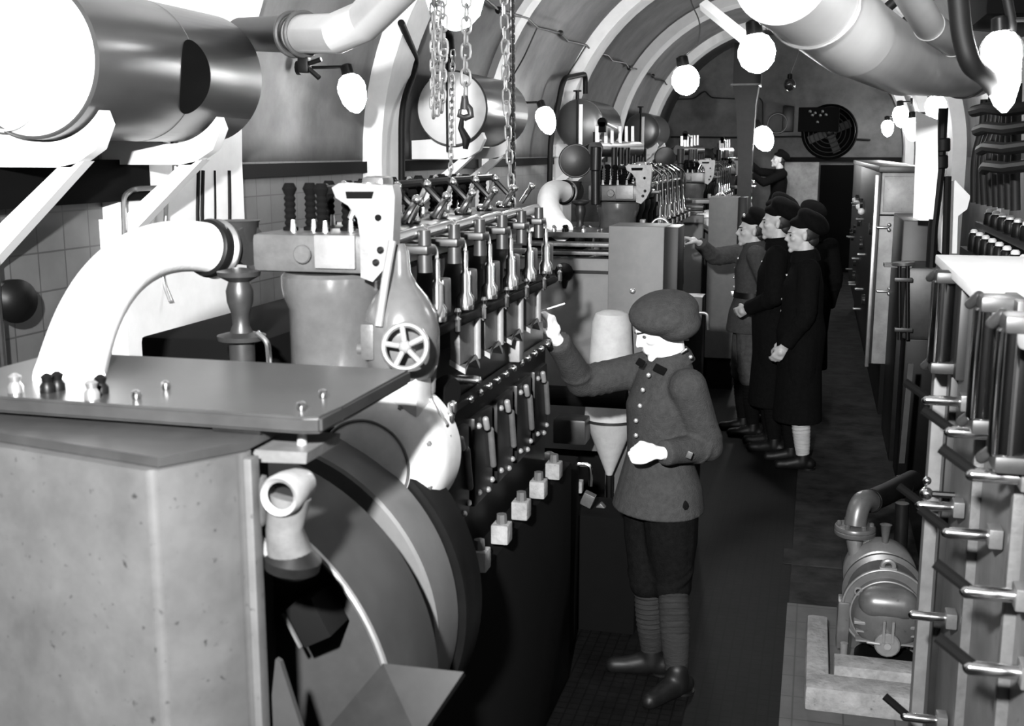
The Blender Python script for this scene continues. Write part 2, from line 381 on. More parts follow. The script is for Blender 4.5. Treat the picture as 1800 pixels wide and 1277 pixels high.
pipe([Xp(107, 290, -2.6), Xp(106, 345, -2.6), Xp(60, 355, -2.7), Xp(30, 350, -2.78)], .014, 'pipe_black', 'black bent pipe under the bracket of the nearest tank')
for px, lb in ((348, 'left'), (356, 'second'), (377, 'third'), (402, 'right')):
    pipe([Xp(px, 300, -2.74), Xp(px+(-2 if px < 370 else 1), 380, -2.74), Xp(px, 420, -2.74)], .011 if px != 377 else .007, 'pipe_black', 'short black upright pipe on the wall behind the engine, %s of four' % lb, group='upright pipes behind the near engine')
t = MB().bb(-2.81, -2.72, 3.0, 4.3, 1.955, 2.12).build('cable_tray', 'matt_black'); tag(t, 'horizontal wall tray under the nearest tank, blackened to include the shadow there', 'cable tray')  # tray deepened and blackened to take in the shadow under the tank
# round wall valve at the left edge
q = Xp(30, 530, -2.70)
t = thing('wall_valve', 'black round valve on a vertical pipe at the left edge', 'valve', q)
MB().lathe([(.03, -.05), (.075, -.04), (.078, .0), (.05, .02), (.02, .03)], q, (.9, -.4, 0)).build('valve_body', 'black_paint', t)
MB().tube([(q.x-.02, q.y-.07, 1.2), (q.x-.02, q.y-.07, 2.0)], .012, 8).build('stem_pipe', 'iron_mid', t)
# cable along the vault, left, with clips
def vp(x, y):
    return V((x, y, ZS+math.sqrt(max(0, (RV-.03)**2-(x-CXV)**2))))
cb = []
y = 5.4; pts = []
for i in range(34):
    yy = 5.4+i*.42; pts.append(vp(-2.44+.012*math.sin(i*2.1), yy)-V((-.02, 0, .02)))
t = thing('vault_cable', 'black cable clipped along the left side of the vault', 'cable', pts[0])
MB().tube(pts, .011, 6).build('cable_run', 'cable', t)
for k in range(3, 33, 5): MB().ball(pts[k], (.03, .05, .03), 8).build('junction', 'cable', t)
pipe([pts[11], pts[11]+V((-.12, 0, -.25)), V((-2.72, pts[11].y, 2.7))], .007, 'cable', 'drop wire from the vault cable behind the second tank', 'drop_wire', 'cable')
pipe([pts[16], V((-2.74, pts[16].y, 2.75)), V((-2.76, pts[16].y, 2.35))], .007, 'cable', 'drop wire from the vault cable to the wall lamp', 'drop_wire', 'cable')
# vertical vent pipes by the tanks
pipe([Xp(705, 40, -2.5), Xp(706, 120, -2.55), Xp(733, 60, -2.5)][:1]+[Xp(735, 110, -2.6), Xp(706, 185, -2.62), Xp(706, 330, -2.62), Xp(706, 360, -2.62)], .022, 'pipe_black', 'black pipe with a kink left of the second tank', rd=.15)
pipe([Xp(1029, 165, -2.46), Xp(1029, 130, -2.46), Xp(990, 138, -2.5), Xp(980, 190, -2.56), Xp(968, 240, -2.6), Xp(966, 330, -2.6), Xp(966, 345, -2.6)], .028, 'pipe_black', 'black pipe looping down from the third tank', rd=.15)
pipe([Xp(792, 118, -2.5), Xp(792, 60, -2.5), Xp(770, 30, -2.45)], .03, 'pipe_black', 'black vent pipe rising from the top of the second tank', rd=.15)

# ================================================================== BIG OVERHEAD PIPES
def flange(mb, c, ax, r, w=.03): return mb.lathe([(r-.006, -w/2), (r, -w/2+.006), (r, w/2-.006), (r-.006, w/2)], c, ax, 32)
t = thing('exhaust_pipe', 'large bent exhaust pipe with clamped flange at upper left, dark left half', 'pipe', (-2.2, 5.6, 2.9))
a0, a1, a2, a3 = Yp(425, 60, 4.85), Yp(525, 60, 4.15), Yp(618, 58, 3.95), Yp(735, -60, 3.65)
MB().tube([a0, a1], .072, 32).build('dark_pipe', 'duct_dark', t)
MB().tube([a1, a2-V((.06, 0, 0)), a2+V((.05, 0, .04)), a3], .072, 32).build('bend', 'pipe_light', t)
g = MB(); d = (a2-a1).normalized()
for k in (-.035, .035): g.torus(a1+d*k, d, .080, .010, 32, 8)
g.build('clamp_ring', 'cast_grey', t)
g = MB(); q = a1+V((.02, 0, -.115)); g.box(q, (.045, .04, .06), bev=.01).tube([q, q+V((.06, 0, -.05))], .010, 8).tube([q, q+V((.07, 0, .02))], .009, 8); g.build('clamp_bolt', 'iron_dark', t)

t = thing('ventilation_duct', 'huge pale segmented pipe sweeping across the upper right corner', 'duct', (.6, 5, 2.6))
P = [Yp(1375, -45, 3.3), Yp(1500, 62, 4.1), Yp(1590, 112, 5.2), Yp(1695, 126, 6.6)]
MB().tube([P[0], P[1]], .135, 40).build('pipe_segment', 'pipe_light', t)
MB().tube([P[1]-(P[1]-P[0]).normalized()*.01, P[1], P[2]], .133, 40).build('pipe_segment', 'pipe_light', t)
MB().tube([P[2], P[3], P[3]+(P[3]-P[2]).normalized()*.3], .131, 40).build('pipe_segment', 'pipe_light', t)
q = Yp(1392, -28, 3.4); q2 = P[0]*.62+P[1]*.38; dd = (P[1]-P[0]).normalized()
g = MB(); g.torus(q2, dd, .138, .006, 40, 8); g.build('strap', 'steel_dull', t)
g = MB(); q = Yp(1383, 42, q2.y-.1); g.cyl(q-V((.03, 0, 0)), q+V((.035, 0, .02)), .012); g.build('strap_bolt', 'steel', t)
g = MB(); flange(g, P[3], P[3]-P[2], .142, .04); g.build('flange', 'pipe_grey', t)
t = thing('ventilation_duct', 'thin grey bent pipe above the huge one at the top right', 'duct', (1, 4.6, 3))
P = [Yp(1570, -60, 3.5), Yp(1633, 45, 4.0), Yp(1675, 75, 4.4), Yp(1760, 80, 5.2)]
MB().tube(P, .047, 28).build('pipe', 'pipe_grey', t)
for i, q in enumerate(P[1:3]):
    g = MB(); g.torus(q, P[i+2]-P[i], .048, .002, 28, 6); g.build('seam', 'pipe_grey', t)
pipe([Yp(1682, -30, 3.4), Yp(1690, 60, 3.4), Yp(1705, 115, 3.4), Yp(1735, 135, 3.5), Yp(1762, 170, 3.7)], .028, 'pipe_black', 'thick black cable curving down in front of the pipes to the bulkhead lamp', 'armoured_cable', 'cable', rd=.12)
pipe([Yp(1765, -30, 3.6), Yp(1780, 45, 3.6), Yp(1772, 80, 3.65)], .014, 'pipe_black', 'black cable above the bulkhead lamp', 'armoured_cable', 'cable')
pipe([Yp(1530, 40, 4.8), Yp(1610, -30, 4.8)], .02, 'pipe_black', 'dark rod crossing above the huge pipe, left one', 'hanger_rod', 'rod')
pipe([Yp(1575, 55, 5.0), Yp(1650, -20, 5.0)], .02, 'pipe_black', 'dark rod crossing above the huge pipe, right one', 'hanger_rod', 'rod')
t = MB().bb(.72, 1.08, 5.9, 7.1, 2.78, 3.05, .02).build('fuse_box', 'matt_black'); tag(t, 'dark box on the vault behind the black cable at top right', 'box')
# roof strut
a, b = Yp(1236, 8, 9.5), Yp(1310, 68, 9.3)
t = MB().tube([a, b], .05, 4).build('roof_strut', 'rib_paint'); tag(t, 'pale diagonal strut under the vault leading to the brightest lamp', 'beam')
# hanging duct
t = thing('upright_duct', 'dark upright square duct with flared top standing left of the far lamp', 'duct', (Yp(1312, 290, 15).x, 15, 1.0))
c0 = Yp(1315, 120, 15); c1 = Yp(1312, 150, 15); cc = Yp(1312, 185, 15); c2 = Yp(1310, 290, 15)
g = MB(); g.bb(c0.x-.17, c0.x+.17, 14.85, 15.15, c1.z, c0.z+.3); g.build('hood', 'black_paint', t)
g = MB(); ra = lambda c, w: [V((c.x-w, 15-w, c.z)), V((c.x+w, 15-w, c.z)), V((c.x+w, 15+w, c.z)), V((c.x-w, 15+w, c.z))]
g.rings([ra(c1, .16), ra(cc, .12), ra(c2, .085), [v-V((0, 0, 1.0)) for v in ra(c2, .085)]]); g.build('shaft', 'iron_dark', t)
g = MB(); g.bb(c1.x-.18, c1.x+.18, 14.8, 15.2, c1.z-.012, c1.z+.012); g.build('collar', 'iron_mid', t)
# cables on the end wall
ys = Y1-.05
pipe([Yp(1180, 175, ys), Yp(1220, 174, ys), Yp(1232, 165, ys), Yp(1240, 160, ys), Yp(1250, 172, ys), Yp(1295, 174, ys)], .012, 'cable', 'wavy cable high on the far wall left of the duct', 'wall_cable', 'cable', seg=6)
pipe([Yp(1180, 241, ys), Yp(1300, 242, ys), Yp(1400, 240, ys), Yp(1530, 246, ys)], .018, 'cable', 'long level cable across the far wall', 'wall_cable', 'cable', seg=6)
pipe([Yp(1335, 172, ys), Yp(1341, 180, ys), Yp(1341, 240, ys)], .012, 'cable', 'short upright cable on the far wall above the small lamp', 'wall_cable', 'cable', seg=6)
# fan on end wall + lit panel
q = Yp(1458, 232, 20.6)
t = thing('wall_fan', 'large round dark fan with concentric guard rings on the far wall', 'fan', q)
g = MB(); g.lathe([(.1, .25), (.44, .2), (.47, 0), (.45, -.02), (.43, 0), (.4, .2), (.05, .22)], q, (0, 1, 0), 40); g.build('housing', 'matt_black', t)
for k in range(5): MB().torus(q-V((0, .03, 0)), (0, 1, 0), .12+.075*k, .008, 36, 6).build('guard_ring', 'black_paint', t)
g = MB()
for k in range(4):
    a = k*PI/2+.4; dv = V((math.cos(a), 0, math.sin(a))); g.box(q+dv*.2, (.34, .02, .13), rot=Matrix.Rotation(-a, 3, 'Y'))
g.build('blades', 'black_paint', t); MB().ball(q, .07).build('hub', 'iron_mid', t)
q = Yp(1439, 210, 20.0)
t = thing('indicator_board', 'black board with a cluster of gleaming lamps on the far wall above the fan', 'panel', q)
MB().bb(q.x-.33, q.x+.33, 20, 20.15, q.z-.2, q.z+.2, .01).build('board', 'matt_black', t)
for px, py in ((1424, 196), (1433, 199), (1442, 203), (1446, 196), (1452, 202), (1437, 215), (1428, 203)):
    s = Yp(px, py, 19.96); MB().ball(s, .03, 8).build('lamp', 'steel', t)
q = Yp(1385, 212, Y1-.2)
t = thing('wall_telephone', 'small dark apparatus with a loop on the far wall left of the indicator board', 'apparatus', q)
MB().bb(q.x-.1, q.x+.1, Y1-.2, Y1-.02, q.z-.2, q.z+.25, .02).build('case', 'iron_dark', t)
MB().torus(q+V((-.18, 0, -.05)), (0, 1, 0), .17, .015, 24, 6).build('loop', 'iron_mid', t)

# ================================================================== HOIST CHAINS
def chain(top, bot, label, L=.052, r=.0045, W=.013, sway=0, mt='chain_steel', tilt0=0):
    g = MB(); top = V(top); bot = V(bot); d = bot-top; n = int(d.length/(L-2*r*1.9)); u = d.normalized(); x, y = g._fr(u)
    for i in range(n):
        c = top+d*((i+.5)/n)+x*sway*math.sin(i*.5); ax = x if (i % 2) else y; o_ = y if (i % 2) else x
        ax2 = (ax*math.cos(tilt0)+o_*math.sin(tilt0)).normalized(); o2 = ax2.cross(u).normalized()
        pts = []
        for k in range(14):
            a = 2*PI*k/14; cx, sx = math.cos(a), math.sin(a)
            pts.append(c+o2*W*cx+u*((L/2-W)*(1 if sx > 0 else -1)*min(1, abs(sx)*3)+W*sx))
        rg = []
        for k in range(14):
            t_ = (pts[(k+1) % 14]-pts[k-1]).normalized(); q = ax2; w_ = t_.cross(q)
            rg.append([pts[k]+(q*math.cos(2*PI*j/6)+w_*math.sin(2*PI*j/6))*r for j in range(6)])
        g.rings(rg, closed=True)
    return tag(g.build('chain', mt), label, 'chain', 'hanging hoist chains')
D = 4.2
def ch(x0, y0, x1, y1, label, d=D, **k): return chain(Yp(x0, y0, d), Yp(x1, y1, d), label, **k)
ch(821, -60, 818, 170, 'chain carrying the hoist hook, right of the bunch', L=.062, W=.018, r=.005)
ch(777, -60, 779, 95, 'chain of large links, left of the one carrying the hook', L=.062, W=.018, r=.005, d=4.1)
ch(762, -60, 762, 205, 'chain at the left edge of the bunch before the white tank end', L=.05, d=4.25)
ch(770, -60, 768, 200, 'chain in the middle of the bunch before the white tank end', L=.05, d=4.15, tilt0=.5)
ch(780, 90, 776, 195, 'lower chain at the right of the bunch before the white tank end', L=.05, d=4.1)
ch(884, -60, 890, 180, 'thin chain hanging right of the second tank, upper left length', L=.06, W=.015, r=.004, d=4.6)
ch(890, 180, 901, 370, 'thin chain hanging right of the second tank, lower left length', L=.06, W=.013, r=.004, d=4.6)
ch(900, -60, 902, 370, 'fine dark chain hanging straight right of the second tank', L=.035, W=.009, r=.004, d=4.7, mt='iron_mid')
ch(796, 90, 792, 320, 'fine chain hanging before the white gauge of the second tank', L=.035, W=.009, r=.003, d=4.4)
q = Yp(817, 178, D)
t = thing('hoist_hook', 'steel hoist hook hanging from the chain before the white tank end', 'hook', q)
MB().cyl(q+V((0, 0, .02)), q-V((0, 0, .03)), .012, .02).build('swivel', 'iron_mid', t)
g = MB(); hp = [Yp(a, b, D) for a, b in ((817, 180), (826, 192), (828, 203), (818, 207), (807, 203), (809, 192))]
g.tube(hp, [.010, .013, .014, .013, .01, .006], 12); g.build('hook', 'iron_mid', t)
g = MB(); g.tube([Yp(a, b, D) for a, b in ((812, 208), (810, 225), (820, 245), (818, 262))], [.008, .012, .018, .01], 10); g.build('tongue', 'iron_dark', t)

# ================================================================== ENGINES
CX, CZ = -1.22, 1.03
def bolts(mb, c, ax, R_, r, n, a0=0, h=.012):
    x, y = mb._fr(ax); d = V(ax).normalized()
    for k in range(n):
        a = a0+2*PI*k/n; p_ = V(c)+(x*math.cos(a)+y*math.sin(a))*R_
        mb.lathe([(r, 0), (r, h*.7), (r*.5, h)], p_, d, 8)
    return mb
NC = 6; CY = [2.79+.255*k for k in range(NC)]; YE = CY[-1]+.16
E1 = thing('diesel_engine', 'nearest diesel engine with pale bracket, handwheel and big flywheel', 'engine', (CX, 3.4, 0), 'diesel engines in a row')
MB().bb(-1.52, -.985, 2.78, YE, .5, 1.44, .015).build('crankcase', 'black_paint', E1)
MB().bb(-1.62, -.90, 2.6, YE+.1, .0, .93, .01).build('bedplate', 'matt_black', E1)
MB().bb(-1.48, -.99, 2.80, YE-.02, 1.44, 1.52, .01).build('deck', 'iron_dark', E1)
for k, y in enumerate(CY):
    MB().lathe([(.118, 1.50), (.118, 1.74), (.132, 1.775), (.136, 1.80), (.136, 1.83), (.125, 1.84)], (CX-.012, y, 0), (0, 0, 1), 40).build('cylinder', 'casting_gloss' if k == 0 else 'iron_dark', E1)
    hd = MB().bb(-1.405, -1.085, y-.12, y+.12, 1.845, 1.945, .018).build('cylinder_head', 'cast_grey' if k == 0 else 'iron_dark', E1)
    if k == 0:
        q = Yp(533, 447, y-.125); MB().cyl(q, q-V((0, .012, 0)), .024, bev=.003).build('core_plug', 'cast_grey', hd)
        q = Yp(590, 443, y-.122); MB().box(q+V((0, -.004, 0)), (.11, .012, .085), bev=.004).build('cover_plate', 'cast_light', hd)
    # valve springs (dark) with chrome rocker tips
    for j, (dx, dy) in enumerate(((-.13, .0), (-.085, .03), (-.03, -.02), (.02, .03))):
        g = MB(); c = V((CX+dx, y+dy, 1.945))
        g.lathe([(.02, 0), (.02, .008)]+[(.016 if i % 2 else .012, .012+.008*i) for i in range(12)]+[(.02, .11), (.012, .125)], c, (0, 0, 1), 12)
        g.build('valve_spring', 'matt_black', E1)
        b = c+V((0, 0, -.0)); MB().cyl(b+V((.022, -.03, -.004)), b+V((.022, -.03, .03)), .009, .006, 8).build('stud', 'steel_dull', E1)
    g = MB(); c = V((CX-.03, y, 2.05)); g.tube([c, c+V((.10, -.02, .01)), c+V((.16, -.02, -.05))], [.014, .012, .009], 8); g.ball(c+V((.0, 0, .0)), .02, 8); g.build('rocker_arm', 'iron_dark', E1)
    for (dx, dy, dz, lx, lz, r) in ((.05, -.02, 2.0, .035, .075, .009), (.10, .04, 1.97, .03, .06, .008), (-.0, .07, 2.03, -.004, .055, .007), (.15, .1, 1.985, .04, .06, .009)):
        p_ = V((CX+dx, y+dy, dz-.02)); q = p_+V((lx, 0, lz)); MB().tube([p_, q], r, 8).ball(q, r*1.55, 10).build('ball_lever', 'steel', E1)
    # cross arms to the aisle side
    g = MB(); g.box((-1.05, y+.03, 1.90), (.17, .075, .022), bev=.006).cyl((-.985, y+.03, 1.84), (-.985, y+.03, 1.95), .02, .016); g.build('cross_arm', 'iron_mid', E1)
    MB().caps((-1.06, y-.01, 1.925), (-1.0, y+.05, 1.945), .017).build('relief_tap', 'steel' if k < 5 else 'cast_light', E1)
    MB().caps((-1.15, y+.08, 1.955), (-1.12, y+.09, 1.955), .014).build('cap_nut', 'steel', E1)
    # fuel injection pumps above the rail
    yy = y+.10
    MB().lathe([(.008, 1.69), (.026, 1.70), (.026, 1.735), (.016, 1.75), (.016, 1.80), (.009, 1.81), (.009, 1.87)], (-.975, yy, 0), (0, 0, 1), 14).build('injection_pump', 'steel', E1)
    MB().tube([(-.975, yy, 1.87), (-.98, yy+.01, 1.90), (-1.08, yy-.01, 1.93)], .005, 6, round_=.03).build('fuel_line', 'steel_dull', E1)
    MB().lathe([(.004, 1.665), (.010, 1.672), (.010, 1.705), (.004, 1.712), (.008, 1.718), (.011, 1.726), (.006, 1.735)], (-.925, yy+.02, 0), (0, 0, 1), 10).build('oil_cup', 'steel', E1)
    MB().box((-.985, yy+.07, 1.76), (.035, .07, .10), bev=.01).build('pump_casing', 'cast_grey', E1)
    # bracket plates under the rail
    g = MB(); yb = y+.31
    if k < NC-2:
        g.bb(-.985, -.955, yb-.075, yb+.065, 1.555, 1.665, .004); g.build('pump_bracket', 'cast_grey', E1)
        g = MB(); g.prism([V((-.985, yb-.08, 1.555)), V((-.94, yb-.075, 1.53)), V((-.94, yb-.04, 1.555)), V((-.94, yb+.03, 1.555)), V((-.94, yb+.07, 1.52)), V((-.985, yb+.075, 1.53))], (0, 0, .016)); g.build('bracket_foot', 'cast_light', E1)
        MB().cyl((-.95, yb+.075, 1.55), (-.95, yb+.075, 1.68), .012).build('guide_rod', 'cast_light', E1)
    # crankcase doors
    d = MB().bb(-.99, -.965, y-.10, y+.10, 1.08, 1.36, .01).build('crankcase_door', 'iron_dark', E1)
    MB().caps((-.958, y+.045, 1.29), (-.958, y+.075, 1.17), .011).build('door_bar', 'cast_grey', d)
    MB().caps((-.955, y-.02, 1.34), (-.955, y-.005, 1.31), .010).build('door_catch', 'cast_light', d)
    for u, w in ((-.07, 1.33), (-.07, 1.12), (.075, 1.12), (.03, 1.10)): MB().ball((-.962, y+u, w), .010, 8).build('door_nut', 'cast_light', d)
    c_ = (-.875, 3.02+.235*k, 1.03)
    if k < 5:
        MB().box((-.90, 3.02+.245*k, .985), (.055, .06, .062), bev=.006).build('mounting_block', 'concrete', E1)
        MB().cyl((-.90, 3.02+.245*k, 1.01), (-.90, 3.02+.245*k, 1.045), .018, .016, 8).build('mounting_nut', 'cast_grey', E1)
MB().tube([(-.945, 2.78, 1.687), (-.945, YE-.05, 1.676)], .013, 12).bb(-1.0, -.96, 2.8, YE-.05, 1.668, 1.69).build('control_rail', 'matt_black', E1)
for k in range(11):
    y = 3.13+k*.1; MB().ball((-.958, y, 1.435), .012, 10).build('rail_stud', 'steel', E1)
MB().bb(-.985, -.96, 2.8, YE-.03, 1.425, 1.445).build('stud_rail', 'iron_dark', E1)
MB().bb(-.985, -.945, 3.66, 3.72, 1.45, 1.555, .005).build('dipstick_housing', 'cast_light', E1)
q = Xp(812, 668, -.94); MB().caps(q-V((.02, 0, 0)), q+V((.045, 0, 0)), .013).build('speed_knob', 'steel', E1)
q = Xp(785, 690, -.95); MB().lathe([(.001, .02), (.04, .02), (.05, 0), (.04, -.02)], q, (1, -.3, 0)).build('governor_cap', 'matt_black', E1)
# upright flanged stand pipe on the left of the first cylinder
g = MB(); pp = Yp(425, 600, 2.7)
g.lathe([(.03, 1.55), (.034, 1.62), (.034, 1.655), (.062, 1.66), (.064, 1.672), (.03, 1.68), (.022, 1.70), (.024, 1.73), (.034, 1.76), (.036, 1.79), (.028, 1.815), (.055, 1.83), (.057, 1.842), (.02, 1.85)], (pp.x, 2.7, 0), (0, 0, 1), 28); g.build('stand_valve', 'iron_mid', E1)
g = MB(); g.tube([Yp(452, 585, 2.66), Yp(470, 600, 2.66), Yp(474, 640, 2.66), Yp(470, 680, 2.66)], .008, 10, round_=.03); g.build('bent_tube', 'steel', E1)
# exhaust elbow into head
g = MB(); e0 = Yp(380, 436, 2.86); e1 = Yp(418, 430, 2.86); e2 = Yp(440, 405, 2.86)
g.tube([e0, e1, Yp(440, 432, 2.84)], .055, 24).lathe([(.035, -.05), (.05, -.02), (.056, .03), (.06, .035)], Yp(420, 410, 2.86), (0, 0, 1), 24); g.build('exhaust_elbow', 'iron_mid', E1)
MB().bb(-1.9, -1.52, 2.9, YE, .6, 1.62, .02).build('exhaust_side_casing', 'matt_black', E1)
# front bracket
yb = 2.645
poly = [Yp(a, b, yb) for a, b in ((583, 330), (596, 322), (690, 326), (694, 345), (690, 440), (676, 472), (655, 496), (634, 488), (633, 420), (628, 385), (612, 362), (590, 348))]
b = MB().prism(poly, (0, .05, 0)).build('front_bracket', 'cast_light', E1)
sl = [Yp(a, c, yb-.004) for a, c in ((607, 337), (656, 337), (653, 349), (609, 349))]; MB().prism(sl, (0, .006, 0)).build('slot', 'matt_black', b)  # black inlay paints the shade inside the slot
q = Yp(664, 383, yb-.004); MB().cyl(q, q+V((0, .006, 0)), .008).build('hole', 'matt_black', b)  # black disc paints the shade inside the hole
for px, py in ((668, 440), (660, 462)):
    q = Yp(px, py, yb-.006); MB().lathe([(.009, .01), (.009, 0), (.004, -.004)], q, (0, 1, 0), 10).build('bolt', 'iron_dark', b)
MB().bb(-1.11, -1.05, 2.70, 2.78, 1.9, 2.09, .012).build('rocker_post', 'cast_grey', E1)
MB().cyl((-1.08, 2.68, 2.0), (-1.08, 2.68, 2.075), .022, .018).build('post_cap', 'steel_dull', E1)
# governor bell
g = MB(); gx = Yp(700, 560, 2.60).x
g.lathe([(.075, 1.60), (.088, 1.625), (.094, 1.66), (.095, 1.715), (.088, 1.76), (.066, 1.80), (.042, 1.83), (.026, 1.86), (.022, 1.91), (.012, 1.93)], (gx, 2.62, 0), (0, 0, 1), 40); g.build('governor_housing', 'casting_gloss', E1)
MB().tube([(gx-.02, 2.52, 1.74), (gx-.01, 2.545, 1.85), (gx+.0, 2.57, 1.94)], .010, 10).build('governor_rib', 'cast_light', E1)
MB().cyl((gx-.03, 2.62, 1.5), (gx-.03, 2.62, 1.61), .05, .045).build('governor_neck', 'iron_mid', E1)
q = Yp(650, 600, 2.55)
MB().box(q, (.035, .04, .09), bev=.008).cyl(q+V((-.03, 0, -.02)), q+V((.02, 0, -.02)), .014).build('control_block', 'cast_grey', E1)
# handwheel
q = Yp(712, 610, 2.48); ax = V((.12, -1, .25)); hw = MB().torus(q, ax, .052, .0075, 40, 12).build('handwheel', 'steel_dull', E1)
x, y_ = MB()._fr(ax)
g = MB()
for k in range(5):
    a = 2*PI*k/5+.5; g.tube([q, q+(x*math.cos(a)+y_*math.sin(a))*.05], .007, 8)
g.ball(q, .016, 12); g.build('spokes', 'cast_light', hw); MB().cyl(q, q-ax.normalized()*.14, .011).build('spindle', 'steel_dull', hw)
# front casing
CXF = -1.26
cc_ = Yp(662, 805, 2.60)
MB().lathe([(.001, -.10), (.06, -.098), (.12, -.08), (.165, -.045), (.182, .0), (.186, .03), (.186, .12)], cc_, (0, 1, 0), 64).build('front_casing', 'casing_white', E1)
MB().lathe([(.44, .0), (.475, .0), (.48, .01), (.48, .12), (.44, .13)], (CXF, 2.52, CZ), (0, 1, 0), 96).build('back_guard', 'black_paint', E1)
MB().box(Yp(718, 690, 2.62), (.09, .12, .12), bev=.02).build('casing_boss', 'casing_white', E1)
for k in range(9):
    g = MB(); bolts(g, cc_+V((0, -.03, 0)), (0, -1, 0), .158, .012, 1, .35+k*2*PI/9, .018); g.build('casing_bolt', 'cast_grey', E1)
MB().torus(cc_+V((0, -.082, 0)), (0, 1, 0), .115, .004, 64, 8).build('casing_rib', 'cast_grey', E1)
# flywheel
fy = 2.36
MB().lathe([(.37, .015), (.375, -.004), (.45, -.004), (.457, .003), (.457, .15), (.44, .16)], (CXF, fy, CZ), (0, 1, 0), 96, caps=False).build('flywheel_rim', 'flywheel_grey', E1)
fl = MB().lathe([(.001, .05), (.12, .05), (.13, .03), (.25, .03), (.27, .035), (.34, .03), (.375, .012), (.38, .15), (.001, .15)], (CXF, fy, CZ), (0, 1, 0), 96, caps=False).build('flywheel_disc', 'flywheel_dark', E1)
# drip tubes right of the casing
MB().caps(Yp(757, 703, 2.66), Yp(782, 748, 2.66), .010).build('drip_tube', 'steel', E1)
MB().tube([Yp(788, 765, 2.66), Yp(789, 790, 2.66), Yp(780, 830, 2.66), Yp(770, 855, 2.66)], .008, 10, round_=.05).build('drip_tube', 'cast_grey', E1)
MB().caps(Yp(795, 712, 2.7), Yp(795, 722, 2.7), .012).caps(Yp(792, 730, 2.7), Yp(790, 740, 2.7), .012).build('drip_nut', 'steel', E1)
MB().tube([Yp(775, 500, 2.68), Yp(774, 545, 2.68), Yp(765, 560, 2.68), Yp(762, 640, 2.68), Yp(759, 690, 2.68)], [.006, .006, .007, .007, .009], 10, round_=.02).build('pressure_tube', 'cast_grey', E1)

# second and farther engines carry a pipe manifold on top
def manifold(parent, dy):
    o = V((0, dy-4.5, 0))
    def Q(px, py, y): return Yp(px, py, y)+o
    y = 7.3
    MB().tube([Q(1047, 262, y), Q(1120, 262, y+.9)], .052, 20).build('manifold', 'iron_mid', parent)
    a = Q(1012, 283, y); MB().lathe([(.105, 0), (.11, .01), (.11, .05), (.08, .06), (.001, .061)], a, (-.25, 1, 0), 32).lathe([(.001, -.012), (.05, -.01), (.1, 0)], a, (-.25, 1, 0), 32).build('manifold_flange', 'iron_dark', parent)
    MB().tube([a+V((0, .1, 0)), Q(1047, 268, y+.1)], .07, 20).build('manifold_neck', 'iron_dark', parent)
    MB().cyl(Q(1047, 360, 7.0), Q(1047, 300, 7.0), .03, bev=.004).cyl(Q(1047, 300, 7.0), Q(1048, 258, 7.0), .036, bev=.004).build('stand_pipe', 'iron_dark', parent)
    MB().cyl(Q(1048, 250, 7.0), Q(1048, 232, 7.0), .02).build('stand_cap', 'iron_dark', parent)
    MB().cyl(Q(1050, 250, 6.96), Q(1050, 222, 6.96), .014).build('thermometer', 'gauge_white', parent)
    g = MB(); c = Q(1059, 215, 6.96); g.cyl(c-V((0, .02, .0)), c+V((0, .02, 0)), .028).bb(c.x-.02, c.x+.02, c.y-.02, c.y+.02, c.z-.06, c.z+.0); g.build('pressure_gauge', 'matt_black', parent)
    MB().tube([Q(1060, 215, 6.97), Q(1082, 226, 7.3)], .010, 8).build('gauge_rail', 'gauge_white', parent)
    for k, px in enumerate((1065, 1076, 1090, 1101, 1112)):
        yy = 7.3+.2*k; MB().cyl(Q(px, 252, yy), Q(px, 222, yy), .012, .010, 10).build('thermometer', 'gauge_white', parent)
    for k in range(6):
        yy = 4.5+CY[k]; MB().tube([V((-1.26, yy, 2.18))+o, V((-1.26, yy, 2.0))+o], .02, 10).build('branch_pipe', 'iron_dark', parent)
    for k in range(6):
        p_ = V((-1.03, 4.5+CY[k]-.02, 2.06))+o; MB().tube([p_, p_+V((.08, 0, -.05)), p_+V((.09, 0, -.30))], .006, 8, round_=.03).build('push_rod', 'chrome_dark', parent)
        MB().tube([p_+V((.04, .1, 0)), p_+V((.05, .1, -.34))], .005, 8).build('push_rod', 'chrome_dark', parent)

# generator at the near end of the engine
G1 = thing('generator', 'nearest generator with speckled grey hood and steel top plate, filling the lower left', 'generator', (CX-.3, 1.6, 0), 'generators in front of the engines')
pt = [Yp(0, 0, 1)]
zt = 1.70
A0, A1, A2 = Zp(-60, 700, zt), Zp(560, 748, zt), Zp(598, 728, zt)
tp = MB().prism([V((-1.62, 1.72, zt-.018)), V((A1.x-.03, A1.y, zt-.018)), V((A1.x, A1.y+.01, zt-.018)), V((A2.x, A2.y+.01, zt-.018)), V((A2.x, 2.16, zt-.018)), V((-1.62, 2.16, zt-.018))], (0, 0, .03))
bmesh.ops.bevel(tp.b, geom=tp.b.edges[:], offset=.005, segments=2, affect='EDGES')
tp = tp.build('top_plate', 'plate_steel', G1)
for px, py in ((240, 702), (292, 685), (530, 722), (568, 700)):
    q = Zp(px, py, zt+.012); MB().lathe([(.007, 0), (.009, .006), (.008, .014), (.003, .017)], q, (0, 0, 1), 10).build('bolt', 'steel', tp)
